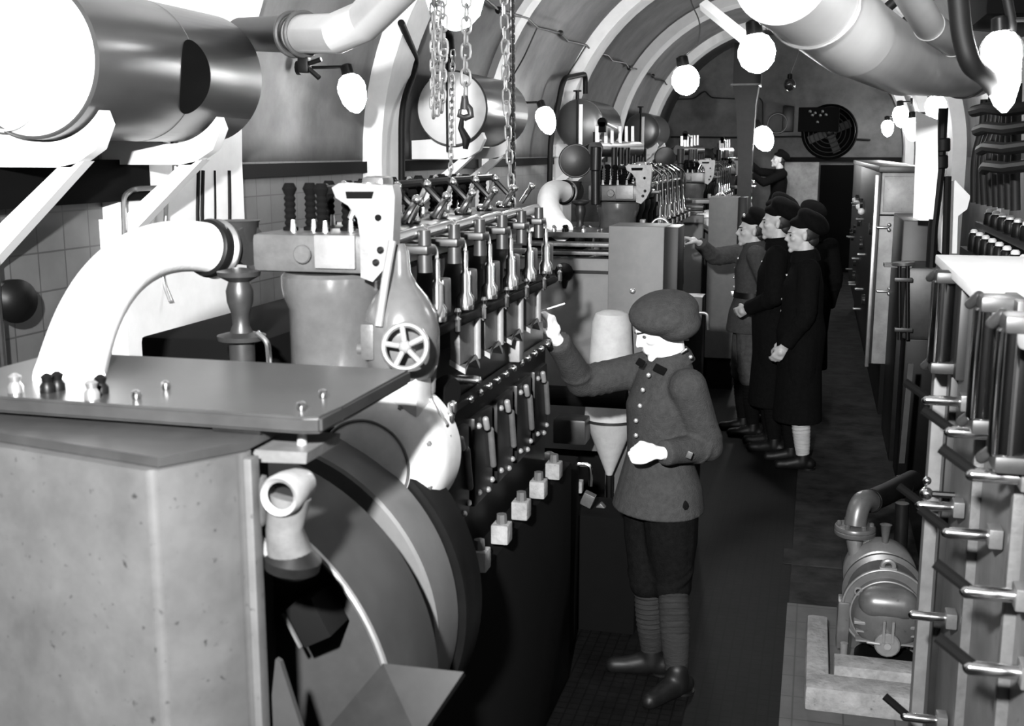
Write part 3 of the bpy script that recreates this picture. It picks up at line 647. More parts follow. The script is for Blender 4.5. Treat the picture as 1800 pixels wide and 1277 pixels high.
# hood with prow
zh = 1.655
a, b, c = Zp(-250, 745, zh), Zp(265, 830, zh), Zp(424, 800, zh)
bk = 1.70
top = [a, b, c, V((c.x, bk, zh)), V((a.x, bk, zh))]
zlo = .35
g = MB(); g.prism([V((v.x, v.y, zlo)) for v in top], (0, 0, zh-zlo)); bmesh.ops.bevel(g.b, geom=[e for e in g.b.edges if abs((e.verts[0].co-e.verts[1].co).z) > .5], offset=.012, segments=3, affect='EDGES'); g.build('hood', 'hood_grey', G1)
g = MB(); k = V(((b.x+c.x)/2, 1.9, 0)); tt = [V((v.x+(k.x-v.x)*.02, v.y+.02 if v.y < bk else 1.86, zh+.002)) for v in top]
g.prism(tt, (0, 0, .016)); g.build('hood_lid', 'hood_dark', G1)
q = Zp(420, 775, zh+.016)
MB().bb(c.x-.09, c.x+.002, 1.72, 1.84, zh+.018, zh+.03, .003).build('lid_hinge', 'iron_dark', G1)
g = MB(); y = c.y+.01
g.bb(c.x-.006, c.x+.012, y, y+.03, zlo, zh-.01, .003); g.build('corner_strip', 'hood_grey', G1)
MB().bb(-1.7, Yp(470, 1100, 1.9).x, 1.72, 1.93, .3, 1.62).build('recess_shade', 'matt_black', G1)  # black block fills in the shade of the recess behind the hood
# shelf + pipe fitting on the right of the hood
yf = c.y+.06
sh = [Yp(a_, b_, yf) for a_, b_ in ((430, 812), (538, 816), (540, 796), (430, 790))]
MB().prism(sh, (0, .14, 0)).build('shelf_plate', 'cast_grey', G1)
MB().cyl(Yp(531, 800, yf+.05), Yp(531, 760, yf+.05), .011, .007).build('pin', 'cast_light', G1)
q = Yp(494, 872, yf-.03)
ft = MB().lathe([(.024, -.002), (.033, -.01), (.037, .0), (.036, .03), (.028, .08)], q, (0, 1, 0), 32, caps=False).build('pipe_tee', 'cast_light', G1)
MB().lathe([(.001, .03), (.026, .03), (.026, .0), (.024, -.002)], q, (0, 1, 0), 24, caps=False).build('bore', 'iron_dark', ft)
MB().tube([q+V((0, .035, -.01)), Yp(500, 930, yf), Yp(510, 975, yf+.01)], [.036, .032, .040], 24).build('tee_stem', 'cast_grey', ft)
MB().lathe([(.030, 0), (.048, .012), (.05, .03), (.03, .05)], Yp(512, 1010, yf+.01), (.15, 0, 1), 28).build('tee_base', 'iron_dark', ft)
MB().box(Yp(443, 880, yf-.01), (.05, .04, .09), bev=.012).tube([Yp(450, 950, yf), Yp(478, 978, yf)], .014, 10).build('lug', 'cast_grey', ft)
# generator frame ring and end shield
GX = -1.25
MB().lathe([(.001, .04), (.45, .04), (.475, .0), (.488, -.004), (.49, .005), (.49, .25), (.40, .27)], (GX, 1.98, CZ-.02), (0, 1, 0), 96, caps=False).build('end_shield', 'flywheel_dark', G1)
MB().torus((GX, 1.978, CZ-.02), (0, 1, 0), .482, .008, 96, 8).build('shield_rim', 'steel_dull', G1)
g = MB(); q = Yp(546, 1092, 1.93); rot = Matrix.Rotation(R(-28), 3, 'Y')
g.box(q+V((0, .03, 0)), (.065, .09, .085), rot=rot, bev=.004); g.build('terminal_box', 'matt_black', G1)
MB().box(q+V((-.036, -.01, -.02)), (.006, .006, .075), rot=rot).build('terminal_strip', 'cast_grey', G1)
g = MB(); fp = [Yp(a_, b_, 1.75) for a_, b_ in ((560, 1300), (655, 1188), (800, 1204), (735, 1300))]
g.prism([fp[0], fp[1]+V((0, .05, 0)), fp[2]+V((0, .05, 0)), fp[3]], (0, .012, -.012)); g.build('foot_guard', 'iron_dark', G1)
g = MB(); fp = [Yp(a_, b_, 1.72) for a_, b_ in ((484, 1160), (492, 1165), (535, 1300), (470, 1300))]; g.prism(fp, (0, .012, 0)); g.build('side_web', 'flywheel_dark', G1)
MB().bb(-1.72, -.93, 1.95, 2.3, .0, .62, .01).build('plinth', 'black_paint', G1)
MB().cyl((GX, 2.0, CZ), (GX, 2.355, CZ), .07).build('shaft', 'iron_dark', G1)
# filling studs at the left of the plate
for px, py in ((28, 672), (84, 672), (102, 668), (162, 684), (178, 674)):
    q = Zp(px, py+18, zt+.012); MB().lathe([(.014, 0), (.014, .012), (.009, .02), (.012, .03), (.004, .036)], q, (0, 0, 1), 12).build('terminal_knob', 'black_paint' if px not in (28, 162) else 'steel_dull', tp)
# white lagged duct from plate to exhaust elbow
q0 = Zp(122, 668, zt+.01)
L1 = thing('lagged_pipe', 'thick white lagged bend rising from the nearest generator to the nearest engine', 'pipe', q0, 'white lagged bends between generators and engines')
def bez(pts, n=24):
    out = []
    for i in range(n+1):
        t = i/n; q = [p_.copy() for p_ in pts]
        while len(q) > 1: q = [q[j]*(1-t)+q[j+1]*t for j in range(len(q)-1)]
        out.append(q[0])
    return out
pb = bez([q0, Yp(140, 600, 2.10), Yp(165, 470, 2.3), Yp(255, 418, 2.55), Yp(365, 436, 2.76)], 30)
MB().tube(pb, [.067]*31, 40).build('lagging', 'white_lagging', L1)
dr = (pb[-1]-pb[-2]).normalized()
MB().lathe([(.066, -.014), (.076, -.008), (.08, .006), (.076, .02), (.06, .03)], pb[-1], dr, 40).build('flange', 'iron_dark', L1)
MB().lathe([(.066, .022), (.078, .028), (.082, .034), (.078, .046), (.055, .055)], pb[-1], dr, 40).build('outer_flange', 'steel_dull', L1)
# copies along the tunnel
nm = ['second', 'third', 'fourth']
for k in (1, 2, 3):
    off = (0, 4.5*k, 0); n = nm[k-1]
    e = copy_tree(E1, None, off, '%s diesel engine from the camera, with pipe manifold and tall thermometers on top' % n, skip=('governor_housing', 'governor_rib', 'governor_neck'))
    manifold(e, 4.5*k)
    copy_tree(G1, None, off, '%s generator from the camera, standing before the %s engine' % (n, n), skip=('recess_shade', 'hood', 'hood_lid', 'corner_strip', 'lid_hinge', 'shelf_plate', 'pin', 'pipe_tee', 'tee_stem', 'tee_base', 'lug', 'foot_guard', 'side_web'))
    copy_tree(L1, None, off, '%s white lagged bend from the camera, at the %s engine' % (n, n))
# switch boxes before the far engines
for k, (l, r_, tpz, ya) in enumerate([(Yp(a_, 400, q_).x, Yp(b_, 400, q_).x, Yp(b_, c_, q_).z, q_) for a_, b_, c_, q_ in ((1070, 1168, 399, 5.88), (1245, 1296, 347, 10.36))]):
    t = thing('control_cabinet', ['plain grey steel cabinet standing before the second engine, left of the beret', 'small grey steel cabinet before the third engine, left of the pointing soldier'][k], 'cabinet', ((l+r_)/2, ya, 0), 'grey cabinets before the engines')
    MB().bb(l, r_, ya, ya+.32, 0.3, tpz, .006).build('body', 'box_grey', t)
    MB().bb(r_-.002, r_+.07, ya+.03, ya+.30, .3, tpz-.004, .004).build('side_cover', 'black_paint', t)
    MB().bb(l+.02, r_, ya+.02, ya+.31, 0, .31).build('base', 'black_paint', t)
# ledges and pale casing of the second generator
for k in (1, 2):
    t = thing('bus_casing', 'grey panelled casing with ledges left of the %s grey cabinet' % ('nearer' if k == 1 else 'farther'), 'casing', (-1.3, 1.61+4.5*k, 0), 'panelled casings beside the cabinets')
    y = 1.59+4.5*k
    MB().bb(-1.75, -1.0, y, y+.1, .5, 1.58, .004).build('panel', 'box_grey', t)
    for z in (1.60, 1.645): MB().bb(-1.75, -1.0, y-.03, y+.1, z, z+.02, .004).build('ledge', 'cast_grey', t)
    MB().bb(-1.75, -1.0, y-.02, y, 1.50, 1.515).build('ledge', 'iron_dark', t)
q = Yp(992, 478, 6.04)
t = MB().lathe([(.02, .03), (.045, .02), (.05, -.01), (.02, -.03)], q, (0, 1, 0)).tube([q, q+V((0, 0, -.09))], [.03, .01], 10).build('round_valve', 'black_paint'); tag(t, 'small black round valve on the grey casing above the hand', 'valve')

# ================================================================== HOPPER, LOW BOXES
hy = 5.75
t = thing('hopper', 'pale hopper with conical bottom hanging behind the arm of the leaning soldier', 'hopper', Yp(1066, 840, hy))
c0 = Yp(1078, 545, hy); c1 = Yp(1066, 735, hy); c2 = Yp(1066, 838, hy)
r1 = .135
MB().lathe([(.001, 0), (.05, -.004), (.085, -.02), (.10, -.06), (r1+.0, -(c0.z-c1.z))][::-1], (c1.x+.02, hy, c0.z), (0, 0, 1), 40).build('drum', 'hopper', t)
MB().lathe([(.012, c2.z), (r1, c1.z)], (c1.x+.02, hy, 0), (0, 0, 1), 40).build('cone', 'hopper', t)
MB().lathe([(r1+.004, c1.z-.01), (r1+.004, c1.z+.004)], (c1.x+.02, hy, 0), (0, 0, 1), 40).build('seam', 'iron_mid', t)
MB().cyl((c1.x+.02, hy, 0), (c1.x+.02, hy, c2.z+.01), .02).build('outlet', 'iron_dark', t)
z = Yp(1040, 695, 5.5).z
t = MB().cyl((-1.45, 5.45, z), (-.86, 5.45, z), .05).cyl((-1.42, 5.45, 0), (-1.42, 5.45, z), .05).build('arm_shadow', 'matt_black'); tag(t, 'thick black bar put in for the shadow of the arm on the pale hopper', 'pipe')  # black tube stands in for the cast shadow of the soldier's arm
q = Yp(1005, 755, 5.6)
t = MB().box(q, (.17, .14, .13), bev=.012).build('junction_box', 'iron_mid'); tag(t, 'dull grey box left of the hopper cone', 'box')
q = Yp(975, 830, 4.6)
t = thing('low_pump', 'small dark machine with pale dome at the end of the nearest engine', 'machine', (q.x, 4.6, 0))
MB().bb(q.x-.08, q.x+.08, 4.5, 4.75, 0, q.z+.04, .02).build('casing', 'matt_black', t)
MB().ball(q+V((-.02, -.02, .06)), (.035, .035, .035)).build('dome', 'cast_light', t)
p_ = [Yp(a_, b_, 4.7) for a_, b_ in ((1000, 817), (1037, 817), (1039, 835), (1038, 855))]
t = MB().tube(p_, .009, 10, round_=.03).build('bent_tube', 'steel'); tag(t, 'bright bent tube right of the small dark machine', 'tube')
for i, (px, py, s) in enumerate(((1015, 855, .045), (1034, 878, .05), (1056, 895, .04))):
    q = Yp(px, py, 4.75+.1*i); t = MB().box(q, (s*1.1, s, s*1.2), rot=Matrix.Rotation(.4*i, 3, 'Y'), bev=.006).build('pipe_joint', 'cast_grey' if i else 'concrete')
    tag(t, ['pale block below the bright bent tube, leftmost of three', 'pale block below the bright bent tube, middle of three', 'grey joint nearest the leaning soldier under the bent tube'][i], 'fitting')
q = Yp(1040, 908, 4.8)
t = MB().bb(q.x-.25, q.x+.2, 4.8, 5.1, 0, q.z+.0, .01).build('low_step', 'matt_black'); tag(t, 'black block under the small pipe fittings', 'block')
t = MB().bb(Yp(1196, 0, 5.9).x, Yp(1228, 0, 5.9).x, 5.9, 5.93, Yp(1215, 600, 5.9).z, Yp(1215, 522, 5.9).z, .004).build('notice_plate', 'panel_light'); tag(t, 'small pale plate behind the beret of the leaning soldier', 'plate')
t = MB().tube([Yp(1229, 550, 5.93), Yp(1243, 551, 5.93), Yp(1245, 580, 5.93)], .008, 8, round_=.02).build('bent_tube', 'steel_dull'); tag(t, 'thin hooked tube right of the small pale plate', 'tube')
t = MB().bb(Yp(1196, 0, 5.93).x, Yp(1250, 0, 5.9).x, 5.94, 6.1, 0, Yp(1215, 524, 5.9).z, .004).build('plate_post', 'black_paint'); tag(t, 'black post carrying the small pale plate', 'post')

# ================================================================== RIGHT SIDE: NEAR PANEL
t = thing('switchboard', 'tall grey panel with chrome cylinders and crank handles at the right edge', 'panel', (.7, 3.2, 0))
PX = .42
MB().bb(PX+.02, 1.15, .9, 3.98, 0, 1.775, .006).build('carcass', 'cabinet_grey', t)
MB().bb(PX-.02, PX+.03, 3.90, 3.98, 0, 1.775, .006).build('corner_post', 'panel_light', t)
MB().bb(PX-.03, 1.2, .9, 4.02, 1.785, 1.815, .004).build('top_board', 'cabinet_top', t)
MB().bb(PX, PX+.03, 3.62, 3.66, 0, 1.74, .003).build('edge_strip', 'panel_dark', t)
for y in (3.3, 2.72, 2.2): MB().bb(PX-.004, PX+.03, y-.3, y-.27, 0, 1.775, .003).build('edge_strip', 'cast_grey', t)
for (px, py) in ((1654, 566), (1733, 640), (1776, 690)):
    q = Xp(px, py, PX-.045); c = MB().lathe([(.03, -.125), (.034, -.12), (.034, .12), (.03, .125)], q, (0, 0, 1), 28).build('chrome_cylinder', 'chrome_dark', t)
    for z in (-.135, .135):
        MB().box(q+V((.02, 0, z)), (.09, .085, .035), bev=.01).build('cylinder_clamp', 'iron_mid', c)
        MB().caps(q+V((-.02, .035, z+.01)), q+V((-.035, .05, z-.01)), .012).build('clamp_nut', 'iron_mid', c)
    MB().bb(PX-.005, PX+.022, q.y-.09, q.y+.09, q.z-.16, q.z+.15, .004).build('back_plate', 'panel_dark', c)
    q2 = q+V((.03, .085, 0)); MB().bb(PX-.02, PX+.02, q.y+.085, q.y+.12, q.z-.14, q.z+.14, .003).build('scale_strip', 'panel_light', c)
for (px, py) in ((1697, 707), (1752, 764), (1806, 841), (1684, 893), (1748, 943), (1671, 1088), (1796, 1049), (1655, 1268), (1806, 1185)):
    q = Xp(px, py, PX); h = MB().box(q, (.03, .055, .045), bev=.004).build('handle_socket', 'cast_grey', t)
    e = q+V((-.10, 0, 0)); MB().caps(q, e, .014).build('handle_rod', 'steel', h)
    if py != 1088: MB().tube([e+V((.01, 0, 0)), e+V((-.058, .03, .042))], .012, 8).build('handle_arm', 'matt_black', h)
# pipe column with mercury tube left of panel
q = Xp(1628, 868, .36)
t = thing('tap', 'gleaming small tap beside the panel, above the pump pipe', 'tap', q)
MB().ball(q, .02).ball(q+V((0, .0, .04)), .013).build('body', 'steel', t)
MB().tube([q, q+V((.12, 0, 0))], .01, 8).build('pipe', 'iron_dark', t)

# ---- tall cabinets further back
t = thing('switch_cabinet', 'tall speckled grey cabinet with dark instrument side, ajar in the middle distance', 'cabinet', (.7, 10, 0))
l, r_ = Yp(1545, 400, 9.6).x, Yp(1614, 400, 9.6).x
zt_ = Yp(1560, 303, 9.6).z; zb = Yp(1540, 640, 9.6).z; zm = Yp(1560, 377, 9.6).z
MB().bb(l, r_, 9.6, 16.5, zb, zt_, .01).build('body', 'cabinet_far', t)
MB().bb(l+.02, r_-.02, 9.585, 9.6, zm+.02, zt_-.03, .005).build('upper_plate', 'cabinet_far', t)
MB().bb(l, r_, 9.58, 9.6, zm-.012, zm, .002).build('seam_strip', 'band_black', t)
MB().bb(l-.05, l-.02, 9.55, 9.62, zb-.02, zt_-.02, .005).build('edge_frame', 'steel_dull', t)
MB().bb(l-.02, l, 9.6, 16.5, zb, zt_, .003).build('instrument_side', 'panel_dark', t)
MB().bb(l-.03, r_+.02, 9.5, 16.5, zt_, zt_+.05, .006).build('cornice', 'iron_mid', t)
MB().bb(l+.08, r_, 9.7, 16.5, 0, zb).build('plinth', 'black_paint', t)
for z in (Yp(0, 402, 9.6).z, Yp(1545, 400, 9.6).z): pass
for py in (400, 512): 
    q = Yp(1549, py, 9.55); MB().caps(q-V((.03, 0, 0)), q+V((.05, 0, 0)), .012).ball(q+V((.06, 0, .02)), .016).ball(q+V((.06, 0, -.02)), .016).build('latch', 'steel_dull', t)
for k, (px, py) in enumerate(((1503, 352), (1506, 357), (1510, 364), (1514, 372))):
    q = Xp(px, py, l-.05); MB().ball(q, .035, 10).build('signal_lamp', 'gauge_white', t)
random.seed(3)
for k in range(26):
    yy = random.uniform(9.9, 15.5); zz = random.uniform(.6, 1.7); q = V((l-.03, yy, zz))
    if k % 2: MB().cyl(q, q-V((.03, 0, 0)), .05).build('dial', 'glass_dark', t)
    else: MB().caps(q, q-V((.06, 0, 0)), .012, seg=8).build('switch_lever', 'steel_dull', t)
# apparatus with vertical rods
y = 7.6
t = thing('rod_cabinet', 'grey housing with twin upright rods right of the tall cabinet', 'apparatus', (Yp(1615, 500, y).x, y, 0))
a, b = Yp(1592, 470, y), Yp(1650, 600, y)
MB().bb(a.x, b.x+.1, y, y+.5, b.z, a.z, .03).build('housing', 'iron_mid', t)
MB().bb(a.x+.03, b.x+.1, y+.05, y+.45, 0, b.z, .01).build('stand', 'black_paint', t)
for px in (1581, 1595): MB().cyl(Yp(px, 598, y-.08), Yp(px, 465, y-.08), .012).build('rod', 'iron_dark', t)
for py in (492, 580): MB().box(Yp(1588, py, y-.08), (.11, .04, .025), bev=.004).build('rod_clamp', 'iron_mid', t)
MB().cyl(Yp(1588, 466, y-.05)-V((0, 0, .0)), Yp(1588, 461, y-.05), .07).build('cap', 'cast_grey', t)
MB().bb(Yp(1588, 0, y).x-.02, Yp(1632, 0, y).x, y-.04, y+.1, a.z+.0, a.z+.02).build('shelf', 'cast_grey', t)
# white board
y = 7.4; a, b = Yp(1608, 195, y), Yp(1648, 386, y)
t = thing('white_board', 'blank white upright board hanging before the right wall', 'board', (a.x, y, b.z))
MB().prism([Yp(1610, 195, y), Yp(1648, 210, y), Yp(1649, 300, y), Yp(1640, 386, y), Yp(1605, 384, y), Yp(1610, 260, y)], (0, .03, 0)).build('sheet', 'white_paint', t)
y = 7.5
t = thing('cable_pole', 'dark upright pole with cable sleeves beside the white board', 'pole', (Yp(1648, 600, y).x, y, 0))
q = Yp(1652, 600, y)
MB().tube([(Yp(1658, 190, y)), Yp(1652, 300, y), Yp(1640, 400, y), Yp(1636, 470, y)], .03, 10).build('pole', 'pipe_black', t)
for px, py in ((1657, 255), (1653, 285)): MB().cyl(Yp(px, py+12, y), Yp(px, py-12, y), .045, bev=.008).build('sleeve', 'pipe_black', t)
q = Yp(1664, 320, y)
MB().tube([Yp(1666, 310, y), Yp(1662, 445, y), Yp(1662, 470, y)], .022, 8).build('side_pipe', 'pipe_black', t)
t = MB().prism([Yp(a_, b_, 7.9) for a_, b_ in ((1655, 318), (1680, 318), (1706, 345), (1700, 368), (1684, 380), (1682, 446), (1655, 446))], (0, .25, 0)).build('pale_casing', 'cabinet_top'); tag(t, 'pale angular casing between the pole and the rows of terminals', 'casing')
t = MB().bb(Yp(1612, 0, 8.2).x, Yp(1690, 0, 8.2).x, 8.2, 9.2, 0, Yp(1650, 388, 8.2).z, .01).build('dark_cabinet', 'iron_dark'); tag(t, 'dark cabinet under the white board', 'cabinet')

# ---- terminal bank and conduits
t = thing('terminal_bank', 'double row of black terminals with bright caps above the right panel', 'terminals', (.9, 6, 1.6))
for rw, (xa, za, zb_) in enumerate(((.92, 1.845, 1.75), (.86, 1.725, 1.60))):
    n = 9
    for k in range(n):
        y = 6.75-.235*k if rw == 0 else 6.85-.235*k
        s = MB().lathe([(.026, zb_), (.03, zb_+.01), (.03, za-.03), (.024, za-.02)], (xa, y, 0), (0, 0, 1), 12).build('terminal', 'black_paint', t)
        MB().lathe([(.02, za-.025), (.02, za-.008), (.012, za)], (xa, y, 0), (0, 0, 1), 12).build('cap', 'cap_shine', s)
        if rw: MB().cyl((xa, y, 1.28), (xa, y, zb_), .010).lathe([(.022, zb_-.03), (.024, zb_-.02), (.018, zb_)], (xa, y, 0), (0, 0, 1), 12).build('terminal_rod', 'cap_shine', s)
MB().bb(.88, .96, 4.7, 7.0, 1.73, 1.76).bb(.82, .90, 4.7, 7.1, 1.58, 1.61).build('bus_bar', 'black_paint', t)
MB().bb(.95, 1.3, 4.6, 7.1, 0, 1.72).build('terminal_base', 'matt_black', t)
t2 = [(1712, 1728, 1712), (1722, 1742, 1722), (1731, 1750, 1728), (1742, 1758, 1738), (1752, 1764, 1750), (1762, 1768, 1760), (1774, 1776, 1772), (1785, 1786, 1784)]
for k, (xb, xt, xm) in enumerate(t2):
    y = 6.6-.22*k
    pipe([Yp(xb, 356+2*k, y), Yp(xm, 300, y), Yp(xm+2, 270, y), Yp(xt, 220, y), Yp(xt+2, 175-4*k, y)], .02, 'pipe_black', 'curved conduit rising from the terminals, number %s from the left' % ('one two three four five six seven eight'.split()[k]), 'conduit', 'conduit', rd=.12, group='curved conduits on the right wall')
for k in range(4):
    z = 190+34*k; t = MB().tube([Yp(1712+6*k, z+6, 5.2), Yp(1735, z, 5.0), Yp(1770, z+4, 4.8), Yp(1830, z-4, 4.5)], .024, 10).build('cable_run', 'pipe_black')
    tag(t, 'black cable running level across the conduits, %s of four' % ('top', 'second', 'third', 'lowest')[k], 'cable', 'level cables over the conduits')

# ================================================================== PUMP ON PLINTH
a = Zp(1384, 1060, .012); b = Zp(1362, 1277, .012)
struct('trim_12', MB().bb(a.x, .6, 3.6, a.y, 0, .012), 'tile_slab', 'tiled paving around the pump base')
t = thing('pump_base', 'rough pale concrete plinth carrying the pump', 'plinth', (.2, 4.6, 0))
zc = .11
f0 = Zp(1414, 1215, zc-.02); f1 = Zp(1603, 1235, zc); l0 = Zp(1413, 1078, zc); l1 = Zp(1452, 1078, zc)
MB().bb(f0.x, .5, f0.y, f0.y+.15, 0, zc, .025).build('front_kerb', 'concrete', t)
MB().bb(f0.x, f0.x+.095, f0.y+.1, l0.y, 0, zc+.002, .025).build('side_kerb', 'concrete', t)
MB().bb(f0.x+.11, .5, f0.y+.13, f0.y+.25, 0, zc+.04, .008).build('inner_block', 'concrete', t)
MB().bb(f0.x+.09, .5, f0.y+.1, l0.y, 0, .06).build('well', 'tile_slab', t)
# pump
my = 4.55; mc = Yp(1560, 1092, my)
t = thing('electric_pump', 'electric pump with rounded motor cover and flanged pipe beside the right panel', 'pump', (mc.x, 4.8, .1))
q = V((mc.x, my, mc.z))
MB().lathe([(.001, -.05), (.05, -.048), (.10, -.03), (.125, -.005), (.135, .03), (.14, .12)], q, (0, 1, 0), 48).build('motor_cover', 'pump_grey', t)
cw = MB().caps(q+V((-.055, -.0, .075)), q+V((.055, -.0, .075)), .062, seg=24).build('cover_cap', 'pump_grey', t)
MB().bb(q.x-.13, q.x+.13, my-.035, my+.04, q.z-.015, q.z+.0, .005).build('cover_rib', 'pump_light', t)
g = MB()
for dz in (-.045, -.085): g.bb(q.x-.12, q.x+.12, my-.03, my+.02, q.z+dz-.004, q.z+dz+.004, .003)
g.build('cooling_ribs', 'pump_light', t)
lk = MB().cyl(q+V((0, -.075, -.075)), q+V((0, -.03, -.075)), .05, bev=.006).build('latch_plate', 'pump_light', t)
MB().bb(q.x-.022, q.x-.012, my-.085, my-.07, q.z-.06, q.z+.03).bb(q.x+.012, q.x+.022, my-.085, my-.07, q.z-.06, q.z+.03).build('latch_arm', 'pump_light', lk)
MB().cyl(q+V((0, -.085, -.075)), q+V((0, -.07, -.075)), .014).build('latch_nut', 'cast_light', lk)
MB().caps(q+V((-.075, -.07, -.07)), q+V((-.03, -.075, -.07)), .006).build('latch_pin', 'cast_light', lk)
MB().lathe([(.14, .11), (.172, .115), (.176, .12), (.176, .14), (.17, .145), (.15, .16), (.15, .30), (.17, .31), (.17, .33), (.12, .36)], q, (0, 1, 0), 56).build('motor_body', 'pump_grey', t)
MB().torus(q+V((0, .112, 0)), (0, 1, 0), .172, .005, 56, 8).torus(q+V((0, .06, 0)), (0, 1, 0), .142, .004, 56, 8).build('body_rims', 'pump_light', t)
MB().torus(q+V((0, .13, .185)), (0, 1, 0), .022, .010, 24, 8).box(q+V((0, .13, .165)), (.07, .03, .03), bev=.006).build('lifting_eye', 'pump_light', t)
MB().torus(q+V((-.115, .06, .09)), (0, 1, 0), .014, .005, 16, 6).build('cable_eye', 'pump_light', t)
MB().lathe([(.08, .36), (.13, .38), (.155, .42), (.155, .50), (.13, .54), (.05, .56)], q+V((-.01, 0, .03)), (0, 1, 0), 40).build('pump_volute', 'pump_light', t)
MB().bb(q.x-.19, q.x-.14, my+.10, my+.2, .11, q.z+.02, .01).build('motor_foot', 'pump_grey', t)
MB().bb(q.x+.10, q.x+.17, my+.10, my+.2, .11, q.z-.05, .01).build('motor_foot', 'pump_grey', t)
MB().lathe([(.014, 0), (.022, .01), (.022, .05), (.014, .06), (.016, .12)], (q.x-.16, my+.03, .05), (0, 0, 1), 12).build('drain_cock', 'pump_light', t)
MB().lathe([(.001, .0), (.11, .0), (.12, .02), (.12, .035)], (q.x+.0, my+.03, .105), (0, 0, 1), 32).build('drip_tray', 'black_paint', t)
vy = 5.0; f = Yp(1503, 932, vy)
MB().tube([V((f.x, vy, f.z-.02)), Yp(1504, 1000, vy), V((f.x+.02, vy, q.z+.06))], [.042, .045, .05], 24).build('riser', 'pump_light', t)
MB().lathe([(.085, -.02), (.088, -.014), (.088, -.003), (.085, 0), (.088, .004), (.088, .014), (.084, .02), (.05, .024)], f, (0, 0, 1), 36).build('flange', 'pump_grey', t)
for k in range(6):
    a_ = 2*PI*k/6; g = MB(); g.lathe([(.011, .0), (.011, .016), (.006, .02)], f+V((.068*math.cos(a_), .068*math.sin(a_), .018)), (0, 0, 1), 8); g.build('flange_bolt', 'cast_grey', t)
e1 = Yp(1508, 885, vy+.02); e2 = Yp(1560, 868, vy+.35); e3 = Yp(1605, 845, vy+.6)
MB().tube(bez([f+V((0, 0, .02)), e1+V((0, 0, .0)), e1+V((.02, .02, .02)), Yp(1530, 882, vy+.12)], 14), .047, 24).build('elbow', 'pump_grey', t)
MB().tube([Yp(1528, 882, vy+.11), e2, e3], .05, 24).torus(Yp(1531, 881, vy+.13), e2-e1, .05, .005, 28, 6).torus(Yp(1585, 856, vy+.5), e2-e1, .052, .005, 28, 6).build('pipe_run', 'iron_dark', t)
fn = Yp(1556, 948, vy-.02); MB().lathe([(.012, -.03), (.014, .0), (.022, .06), (.026, .065), (.018, .068)], fn, (0, 0, 1), 20).build('filler_funnel', 'pump_grey', t)
MB().cyl(Yp(1582, 980, vy+.15), Yp(1586, 885, vy+.15), .03).build('suction_pipe', 'iron_dark', t)
# leaning plank and floor hatch
t = MB().prism([Yp(a_, b_, 6.6) for a_, b_ in ((1596, 640), (1606, 640), (1590, 815), (1580, 815))], (0, .02, 0)).build('plank', 'iron_mid'); tag(t, 'narrow upright board standing behind the pump pipe', 'board')
a = Zp(1378, 965, .01); b = Zp(1480, 1000, .01)
t = MB().bb(a.x, b.x, b.y, a.y, .0, .014, .002).build('floor_hatch', 'floor_aisle'); tag(t, 'flat rectangular hatch in the paving left of the pump', 'hatch')

# ================================================================== PEOPLE
def hand(g, w, d, n, side, s=1.0, curl=.5, spread=.25, point=None):
    # w wrist, d forearm direction, n palm normal (fingers curl towards it), side = direction of the thumb
    w = V(w); d = V(d).normalized(); n = (V(n)-d*V(n).dot(d)).normalized(); sd = n.cross(d).normalized()
    if sd.dot(V(side)) < 0: sd = -sd
    k = []
    for i, (o, l, c) in enumerate(((.031, .092, 0), (.011, .096, 0), (-.010, .092, 0), (-.029, .084, 0))):
        kn = w+d*l*s+sd*o*s; k.append(kn)
        g.caps(w+sd*o*.5*s, kn, .017*s, .0125*s, 10)
    g.caps(k[0], k[3], .012*s, .0115*s, 10); g.ball(w+d*.045*s, (.03*s, .03*s, .03*s), 10)
    for i, kn in enumerate(k):
        L = (.078, .086, .08, .062)[i]*s; r = (.0092, .0095, .009, .008)[i]*s; cu = (point[i] if point else curl)*1.55
        a = .0; p_ = kn; 
        for j, fr in enumerate((.45, .32, .25)):
            a += cu*(.75, .95, .7)[j]
            dd = (d*math.cos(a)+n*math.sin(a)+sd*(spread*(1.5-i)*.18 if a < 1 else 0)).normalized(); q = p_+dd*L*fr
            g.caps(p_, q, r*(1-.08*j), r*(1-.08*(j+1)), 8); p_ = q
    if curl > .7 and not point: g.caps(w+d*.088*s+n*.022*s+sd*.02*s, w+d*.085*s+n*.022*s-sd*.018*s, .021*s, None, 10)
    b = w+d*.03*s+sd*.026*s+n*.006*s; m_ = b+(d*.7+sd*.55+n*.45).normalized()*.036*s; e = m_+(d*.75+n*.5-sd*.05).normalized()*.028*s; f_ = e+(d*.75+n*.45-sd*.35).normalized()*.024*s
    g.caps(b, m_, .0145*s, .0115*s, 8).caps(m_, e, .0115*s, .0105*s, 8).caps(e, f_, .0105*s, .0085*s, 8)
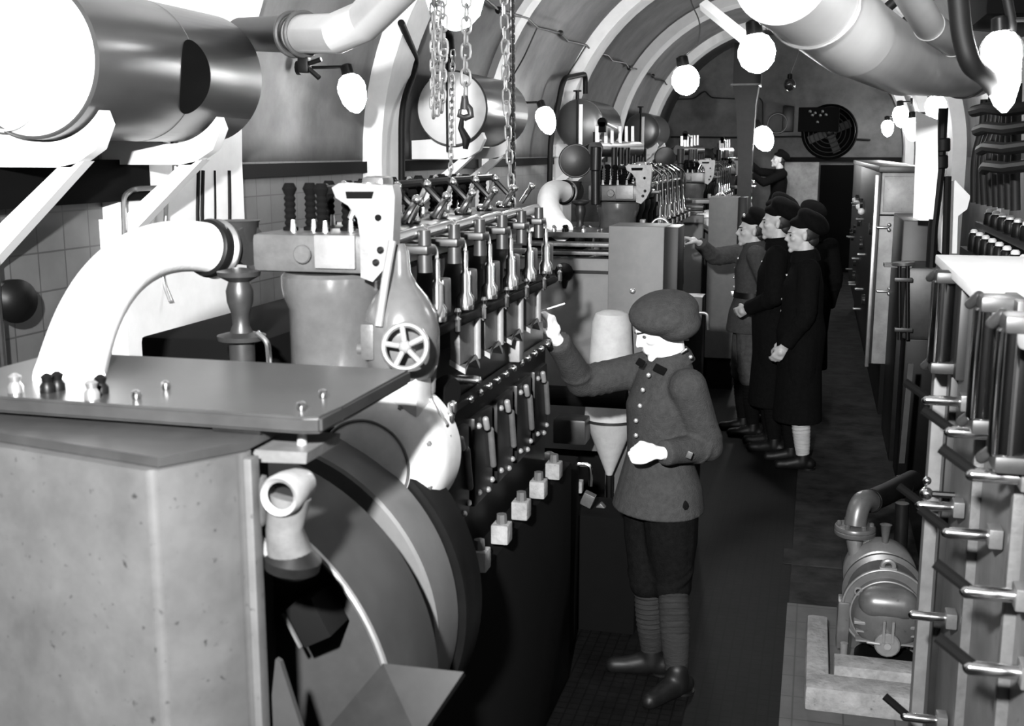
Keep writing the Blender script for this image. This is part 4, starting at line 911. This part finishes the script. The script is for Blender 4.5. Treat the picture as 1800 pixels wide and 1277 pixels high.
def head(g, c, f, u, s=1.0):
    f = V(f).normalized(); r = f.cross(V(u)).normalized(); u = r.cross(f).normalized()
    P_ = lambda a, b, h: V(c)+(r*a+f*b+u*h)*s
    E_ = lambda a, b, h, ra, rb, rh, sg=18: g.ball(P_(a, b, h), (ra*s, rb*s, rh*s), sg, (r, f, u))
    E_(0, -.012, .035, .074, .095, .085, 24); E_(0, .028, -.015, .060, .066, .085, 22); E_(0, .034, -.072, .046, .052, .038)
    E_(0, .078, -.098, .021, .018, .017)
    g.caps(P_(0, .087, .018), P_(0, .110, -.024), .0085*s, .0115*s, 10)
    E_(0, .060, -.055, .036, .038, .036)
    for q in (-1, 1):
        E_(q*.011, .098, -.030, .009, .010, .008, 10)
        g.caps(P_(q*.012, .086, .026), P_(q*.046, .066, .024), .0115*s, .010*s, 10)
        E_(q*.042, .060, -.018, .022, .024, .020, 12)
        E_(q*.076, -.008, -.008, .009, .018, .031, 12); E_(q*.081, -.014, .004, .005, .012, .018, 10)
    g.caps(P_(-.018, .093, -.056), P_(.018, .093, -.056), .0068*s, None, 10); g.caps(P_(-.015, .091, -.068), P_(.015, .091, -.068), .0075*s, None, 10)
    return P_, r, f, u
def ringl(c, ax, rx, ay, ry, n=24): return [V(c)+ax*rx*math.cos(2*PI*k/n)+ay*ry*math.sin(2*PI*k/n) for k in range(n)]
def person(label, base, face, h=1.72, coat='tunic', mats=('wool', 'khaki', 'puttee', 'wool'), J=None, hat='beret', arms=None, hd=None, vox=.011, look=None, belt=False, buttons=5, skin='skin_far', hands=None, name='person', hunch=0, lightleg=None, hat_sag=None, hatm=None):
    fd = V((face[0], face[1], 0)).normalized(); rt_ = V((fd.y, -fd.x, 0)); u = V((0, 0, 1)); k = h/1.72; B = V((base[0], base[1], base[2] if len(base) > 2 else 0))
    P_ = lambda r, f, z: B+(rt_*r+fd*f+u*z)*k
    j = dict(aR=P_(.10, .02, .09), aL=P_(-.10, -.04, .09), kR=P_(.10, .05, .49), kL=P_(-.10, .0, .49), hR=P_(.09, 0, .90), hL=P_(-.09, 0, .90),
             pel=P_(0, 0, .95), waist=P_(0, .0, 1.08), chest=P_(0, 0, 1.27), sh=P_(0, -.01, 1.38), neck=P_(0, -.005, 1.455), hd=P_(0, .02, 1.60),
             sR=P_(.175, -.01, 1.385), sL=P_(-.175, -.01, 1.385), eR=P_(.23, -.02, 1.10), eL=P_(-.23, -.02, 1.10), wR=P_(.22, .08, .86), wL=P_(-.22, .08, .86))
    for q, v in (arms or {}).items(): j[q] = P_(*v)
    if J: j.update(J)
    t = thing(name, label, 'person', B)
    hf = V(look) if look else fd
    # body
    g = MB(); PH, hr, hfv, hu = head(g, j['hd'], hf, u, k)
    g.caps(j['hd']-hu*.05*k-hfv*.02*k, j['neck'], .056*k, .06*k)
    g.rings([ringl(j[a], rt_, rx*k, fd, ry*k) for a, rx, ry in (('pel', .13, .09), ('waist', .12, .09), ('chest', .145, .10), ('sh', .12, .08), ('neck', .055, .055))])
    for S in 'RL':
        g.caps(j['s'+S], j['e'+S], .045*k, .038*k).caps(j['e'+S], j['w'+S], .038*k, .027*k)
        g.caps(j['h'+S], j['k'+S], .075*k, .052*k).caps(j['k'+S], j['a'+S], .05*k, .036*k)
        dv = (j['w'+S]-j['e'+S]).normalized(); sgn = 1 if S == 'R' else -1
        hp = (hands or {}).get(S, dict(n=rt_*-sgn, side=fd, curl=.45))
        hand(g, j['w'+S]+dv*.01, hp.get('d', dv), hp['n'], hp['side'], k, hp.get('curl', .45), hp.get('spread', .25), hp.get('point'))
    bake(g, 'body', skin, t, min(vox, .0062) if vox < .01 else .0075, 3, label='bare face and hands')
    for q in (-1, 1):
        MB().ball(PH(q*.030, .079, .004), (.0115*k, .009*k, .008*k), 10, (hr, hfv, hu)).build('eye', 'eye', t)
        MB().caps(PH(q*.014, .0965, .024), PH(q*.044, .077, .024), .0042*k, .003*k, 8).build('eyebrow', 'hair', t)
    g = MB(); g.ball(PH(0, -.034, .018), (.0775*k, .083*k, .078*k), 22, (hr, hfv, hu)); g.ball(PH(0, -.055, -.035), (.058*k, .052*k, .048*k), 18, (hr, hfv, hu))
    for q in (-1, 1): g.ball(PH(q*.062, -.03, -.005), (.012*k, .022*k, .03*k), 12, (hr, hfv, hu))
    g.build('hair', 'hair', t)
    # coat
    cm, tm, pm, hm = mats; hm = hatm or hm
    low = j['hem'] if 'hem' in j else (P_(0, 0, .80) if coat == 'tunic' else P_(0, 0, .33))
    g = MB(); rr = [(low, .215 if coat == 'tunic' else .20, .185 if coat == 'tunic' else .17)]
    if coat != 'tunic': rr += [(P_(0, 0, .7), .185, .15)]
    rr += [(j['pel'], .195, .165), (j['waist'], .155 if coat == 'tunic' else .172, .122 if coat == 'tunic' else .14), (j['chest'], .178, .135), (j['sh'], .15, .10), (j['neck'], .075, .075)]
    g.rings([ringl(c_, rt_, a*k, fd, b*k) for c_, a, b in rr])
    for S in 'RL':
        g.ball(j['s'+S], .078*k, 14); g.caps(j['s'+S], j['e'+S], .077*k, .064*k); dv = (j['w'+S]-j['e'+S]).normalized(); g.caps(j['e'+S], j['w'+S]-dv*.04*k, .064*k, .050*k)
        g.lathe([(.052*k, -.05), (.053*k, .0)], j['w'+S], dv, 18)
        for fq in (.25, .5, .75):
            c_ = j['e'+S].lerp(j['s'+S], fq*.5); g.torus(c_, (j['s'+S]-j['e'+S])+V((.1*fq, .15, 0)), .066*k, .009*k, 18, 6)
        c_ = j['e'+S].lerp(j['w'+S], .22); g.torus(c_, dv+V((.2, .1, .2)), .062*k, .008*k, 18, 6)
    if coat == 'tunic': bake(g, 'tunic', cm, t, vox, 5)
    else: bake(g, 'greatcoat', cm, t, vox, 5)
    g = MB(); nd = (j['hd']-j['neck']).normalized(); g.lathe([(.090*k, -.035), (.082*k, .0), (.072*k, .018), (.066*k, .018), (.07*k, -.02)], j['neck']+V((0, 0, .0)), (nd+V((0, 0, .4))), 28, caps=False)
    g.build('collar', cm, t)
    if coat != 'tunic': big_collar(j, k, cm, t)
    # breeches / legs
    g = MB()
    for S in 'RL':
        a, b, c_ = j['h'+S], j['k'+S], j['a'+S]
        g.caps(a, a.lerp(b, .55), .118*k, .105*k).caps(a.lerp(b, .55), b, .105*k, .082*k).ball(b-V((0, 0, .03)), (.082*k, .085*k, .075*k), 14)
        for fq in (.78, .9): g.torus(a.lerp(b, fq), (b-a)+V((.1, .2, 0)), .086*k, .012*k, 18, 6)
    g.ball(j['pel'], (.16*k, .13*k, .12*k), 16, (rt_, fd, u)); bake(g, 'breeches', tm, t, vox, 4)
    for S in 'RL':
        b, c_ = j['k'+S], j['a'+S]; q = b.lerp(c_, .12); pr = []; L = (c_-q).length; nn = 14
        for i in range(nn+1):
            f_ = i/nn; r = (.064+.010*math.sin(f_*PI*.9)-.024*f_)*k; pr += [(r, L*f_), (r*.94, L*(f_+.02))]
        m_ = 'puttee_light' if lightleg == S or lightleg == 'LR' else pm
        MB().lathe(pr, q, c_-q, 20).build('puttee', m_, t)
        tf = (j.get('foot'+S) or fd); tf = V(tf).normalized(); ft_ = V((c_.x, c_.y, B.z))
        g = MB(); g.caps(c_+V((0, 0, .02)), ft_+V((0, 0, .055*k)), .046*k, .05*k); g.caps(ft_+V((0, 0, .045*k))-tf*.045*k, ft_+tf*.16*k+V((0, 0, .034*k)), .043*k, .036*k); g.caps(ft_+V((0, 0, .06*k)), ft_+tf*.10*k+V((0, 0, .04*k)), .045*k, .038*k)
        b_ = bake(g, 'boot', 'leather', t, .009, 3)
        MB().lathe([(.9, 0), (1, .0)][:0] or [(.047*k, .0), (.047*k, .018)], ft_-tf*.04*k, (0, 0, 1), 16).build('heel', 'leather', b_)
    # front buttons, belt
    for i in range(buttons):
        f_ = i/max(1, buttons-1); c_ = j['sh'].lerp(j['waist'] if coat == 'tunic' else j['pel'], .12+.95*f_)
        ry = (.118+.022*math.sin(f_*PI))*k
        MB().ball(c_+fd*ry+rt_*.01, .0095*k, 10).build('button', 'brass', t)
    if belt:
        w = j['waist']; g = MB(); g.rings([ringl(w+V((0, 0, z)), rt_, a*k, fd, b*k, 36) for z, a, b in ((-.022, .166, .134), (-.022, .170, .138), (.022, .168, .136), (.022, .164, .132))], caps=False, closed=True)
        bl = g.build('belt', 'leather', t); MB().box(w+fd*.140*k, (.03, .03, .04), bev=.004).build('buckle', 'steel_dull', bl)
    # headgear
    if hat:
        g = MB(); sag = V(hat_sag) if hat_sag else hr*.25-hfv*.3
        c_ = PH(0, -.012, .078); g.lathe([(.079*k, -.03), (.083*k, -.005), (.080*k, .01)], c_, hu+hfv*.16, 28)
        if hat == 'beret':
            a_ = (hu*.85+sag.normalized()*.62-hfv*.25).normalized(); x, y = g._fr(a_); cc = c_+sag.normalized()*.022*k-hfv*.03*k+hu*.010*k
            g.ball(cc, (.120*k, .120*k, .062*k), 28, (x, y, a_)); g.ball(cc-hfv*.03*k-hu*.012*k, (.098*k, .098*k, .062*k), 22, (x, y, a_))
            g.ball(c_+hu*.01, (.088*k, .1*k, .045*k), 22, (hr, hfv, hu))
        elif hat == 'big':
            a_ = (hu+sag.normalized()*.3).normalized(); x, y = g._fr(a_); cc = c_+sag.normalized()*.045*k+hu*.008*k
            g.ball(cc, (.142*k, .142*k, .072*k), 28, (x, y, a_)); g.ball(cc+sag.normalized()*.055*k-hu*.028, (.095*k, .095*k, .065*k), 22, (x, y, a_))
            g.ball(c_+hu*.012, (.09*k, .103*k, .05*k), 22, (hr, hfv, hu))
        bake(g, 'beret', hm, t, .008, 12)
    return t, j, PH, rt_, fd

def big_collar(j, k, m, t):
    nd = (j['hd']-j['neck']).normalized(); MB().lathe([(.10*k, -.03), (.095*k, .01), (.078*k, .05), (.07*k, .05), (.075*k, -.01)], j['neck'], nd+V((0, 0, .4)), 28, caps=False).build('upturned_collar', m, t)
# --- leaning soldier
fd = V((-.80, -.60, 0)); rr_ = V((fd.y, -fd.x, 0))
cy = 4.48
Jn = dict(aR=Zp(1146, 1150, .09), aL=Zp(1190, 1188, .09), pel=Yp(1160, 850, cy), waist=Yp(1158, 795, cy), chest=Yp(1163, 712, cy), sh=Yp(1172, 655, cy), neck=Yp(1180, 626, cy), hd=Yp(1160, 577, cy-.02), hem=Yp(1156, 893, cy))
Jn['kR'] = Yp(1140, 1012, 4.46); Jn['kL'] = Yp(1182, 1018, 4.42)
Jn['hR'] = Jn['pel']+rr_*.085-V((0, 0, .05)); Jn['hL'] = Jn['pel']-rr_*.085-V((0, 0, .05))
Jn['sR'] = Jn['sh']+rr_*.165-V((0, 0, .015)); Jn['sL'] = Jn['sh']-rr_*.165-V((0, 0, .03))
Jn['eR'] = Yp(1022, 672, 4.50); Jn['wR'] = Yp(980, 600, 4.30)
Jn['eL'] = Yp(1244, 785, 4.42); Jn['wL'] = Yp(1166, 797, 4.24)
Jn['footR'] = V((-1, -.15, 0)); Jn['footL'] = V((-.55, -.8, 0))
hands = dict(R=dict(d=Yp(964, 545, 4.27)-Jn['wR'], n=V((-.9, .1, -.25)), side=V((.1, -1, .1)), point=(.38, .48, .6, .7), spread=.3),
             L=dict(d=Yp(1122, 785, 4.22)-Jn['wL'], n=V((-.2, .35, -.9)), side=V((-.5, -.6, .4)), curl=.8))
ft = Zp(1165, 1175, 0)
t, j, PH, r_, f_ = person('soldier in grey tunic and large beret leaning over the near engine with raised right hand', (ft.x, ft.y), fd, 1.70, mats=('wool', 'wool_dark', 'puttee', 'wool'), J=Jn, hat='big', vox=.0085, look=(-.83, -.42, -.42), buttons=0, skin='skin', hands=hands, hat_sag=(.75, -.35, -.25))
for px, py, d in ((1140, 660, .135), (1130, 686, .145), (1125, 714, .15), (1118, 740, .15), (1118, 766, .145)):
    q = Yp(px, py, cy-.13); q = Jn['chest'].lerp(q, 1); MB().ball(q, .0095, 12).build('button', 'brass', t)
for k in range(2):
    q = Yp((1160, 1126)[k], (650, 638)[k], cy-.115)
    MB().box(q, ((.05, .03)[k], .012, .032), rot=Matrix.Rotation(R((25, -60)[k]), 3, 'Y'), bev=.004).build('collar_patch', 'matt_black', t)
q = Yp(1198, 620, cy-.10); MB().caps(q, q+V((.018, 0, .014)), .0045).build('collar_stripe', 'brass', t)
q = Yp(1214, 628, cy-.10); MB().ball(q, .008).build('shoulder_button', 'brass', t)
q = Yp(1212, 800, 4.24); MB().box(q, (.022, .012, .028), rot=Matrix.Rotation(R(20), 3, 'Y'), bev=.003).build('cuff_mark', 'cast_grey', t)
q = Yp(1112, 512, cy-.05); MB().ball(q, .012).build('beret_badge', 'steel_dull', t)
a = Yp(948, 548, 4.22); b = Yp(992, 534, 4.2); pc = MB().caps(a, b, .0032).build('pencil', 'gauge_white'); tag(pc, 'short white stick held between the fingers of the leaning soldier', 'stick')

# --- group by the second engine
W = (-1, -.12, 0)
ba = Zp(1312, 775, 0); bb_ = Zp(1362, 792, 0); bc = Zp(1408, 803, 0)
per = lambda *a, **k: person(*a, **k)
y = 8.75; xa = Yp(1322, 500, y).x
Ja = dict(eR=Yp(1255, 452, y+.02), wR=Yp(1230, 428, y-.12), hd=Yp(1322, 406, y))
person('soldier in belted tunic and cap pointing at the second engine with outstretched arm', (xa, y), W, 1.74, mats=('wool_far', 'khaki', 'wool_black', 'wool_black'), arms=dict(eL=(-.2, -.12, 1.12), wL=(-.12, -.2, .92)), J=Ja, hat='beret', belt=True, look=(-1, -.15, .02),
       hands=dict(R=dict(d=V((-1, -.2, .35)), n=V((0, -.2, -1)), side=V((0, -1, .3)), point=(.1, .6, .7, .8)), L=dict(n=V((0, 1, 0)), side=V(W), curl=.5)), hat_sag=(.5, 0, .1))
q = Yp(1308, 379, y-.1); MB().ball(q, .014, 10).build('cap_badge', 'brass', bpy.data.objects['person.001'])
y = 8.32; xb = Yp(1366, 500, y).x
person('soldier in black coat and beret standing between the pointing soldier and the long coated one', (xb, y), (-1, .1, 0), 1.78, coat='greatcoat', mats=('wool_black', 'wool_black', 'wool_black', 'wool_black'), look=(-1, .0, .0), arms=dict(eL=(-.26, -.02, 1.12), wL=(-.14, .17, 1.02)), hat='beret', buttons=3, hat_sag=(.7, -.2, .3))
y = 7.92; xc = Yp(1412, 500, y).x
person('soldier in long black greatcoat, rightmost of the group, pale legging below the hem', (xc, y), W, 1.72, coat='greatcoat', mats=('wool_black', 'wool_black', 'wool_black', 'wool_black'), look=(-1, -.1, -.05), arms=dict(eL=(-.24, .0, 1.08), wL=(-.2, .12, .88)), lightleg='L', buttons=6, hat_sag=(.8, 0, .1))
y = 9.3; xd = Yp(1364, 500, y).x
person('soldier whose face and cap show above the beret of the man in the black coat', (xd, y), (-1, -.3, 0), 1.78, coat='greatcoat', mats=('wool_black', 'wool_black', 'wool_black', 'wool_black'), look=(-1, -.35, 0), buttons=0, hat_sag=(.6, .3, .1))
y = 9.9; xe = Yp(1420, 500, y).x
person('dark figure in a beret behind the long coated soldier, seen against the pale far door', (xe, y), (-.3, 1, 0), 1.70, coat='greatcoat', mats=('wool_black', 'wool_black', 'wool_black', 'wool_black'), look=(-.3, 1, -.1), buttons=0, hat_sag=(.3, -.3, .1))
y = 18.9; q = Yp(1368, 345, y)
st = MB().bb(q.x-.35, q.x+.3, y-.3, y+.4, 0, .42, .01).build('work_platform', 'iron_dark'); tag(st, 'low dark platform under the man reaching to the small lamp', 'platform')
person('man in dark overalls on a low platform reaching up towards the small far lamp', (q.x, y, .42), (-1, -.3, 0), 1.72, mats=('wool_black', 'wool_black', 'wool_black', 'wool_black'), hat='beret', look=(-1, -.3, .15), buttons=0,
       arms=dict(eR=(.12, .30, 1.42), wR=(.08, .48, 1.58), eL=(-.15, .28, 1.25), wL=(-.05, .45, 1.38)), skin='skin_far', hat_sag=(.5, 0, .1))
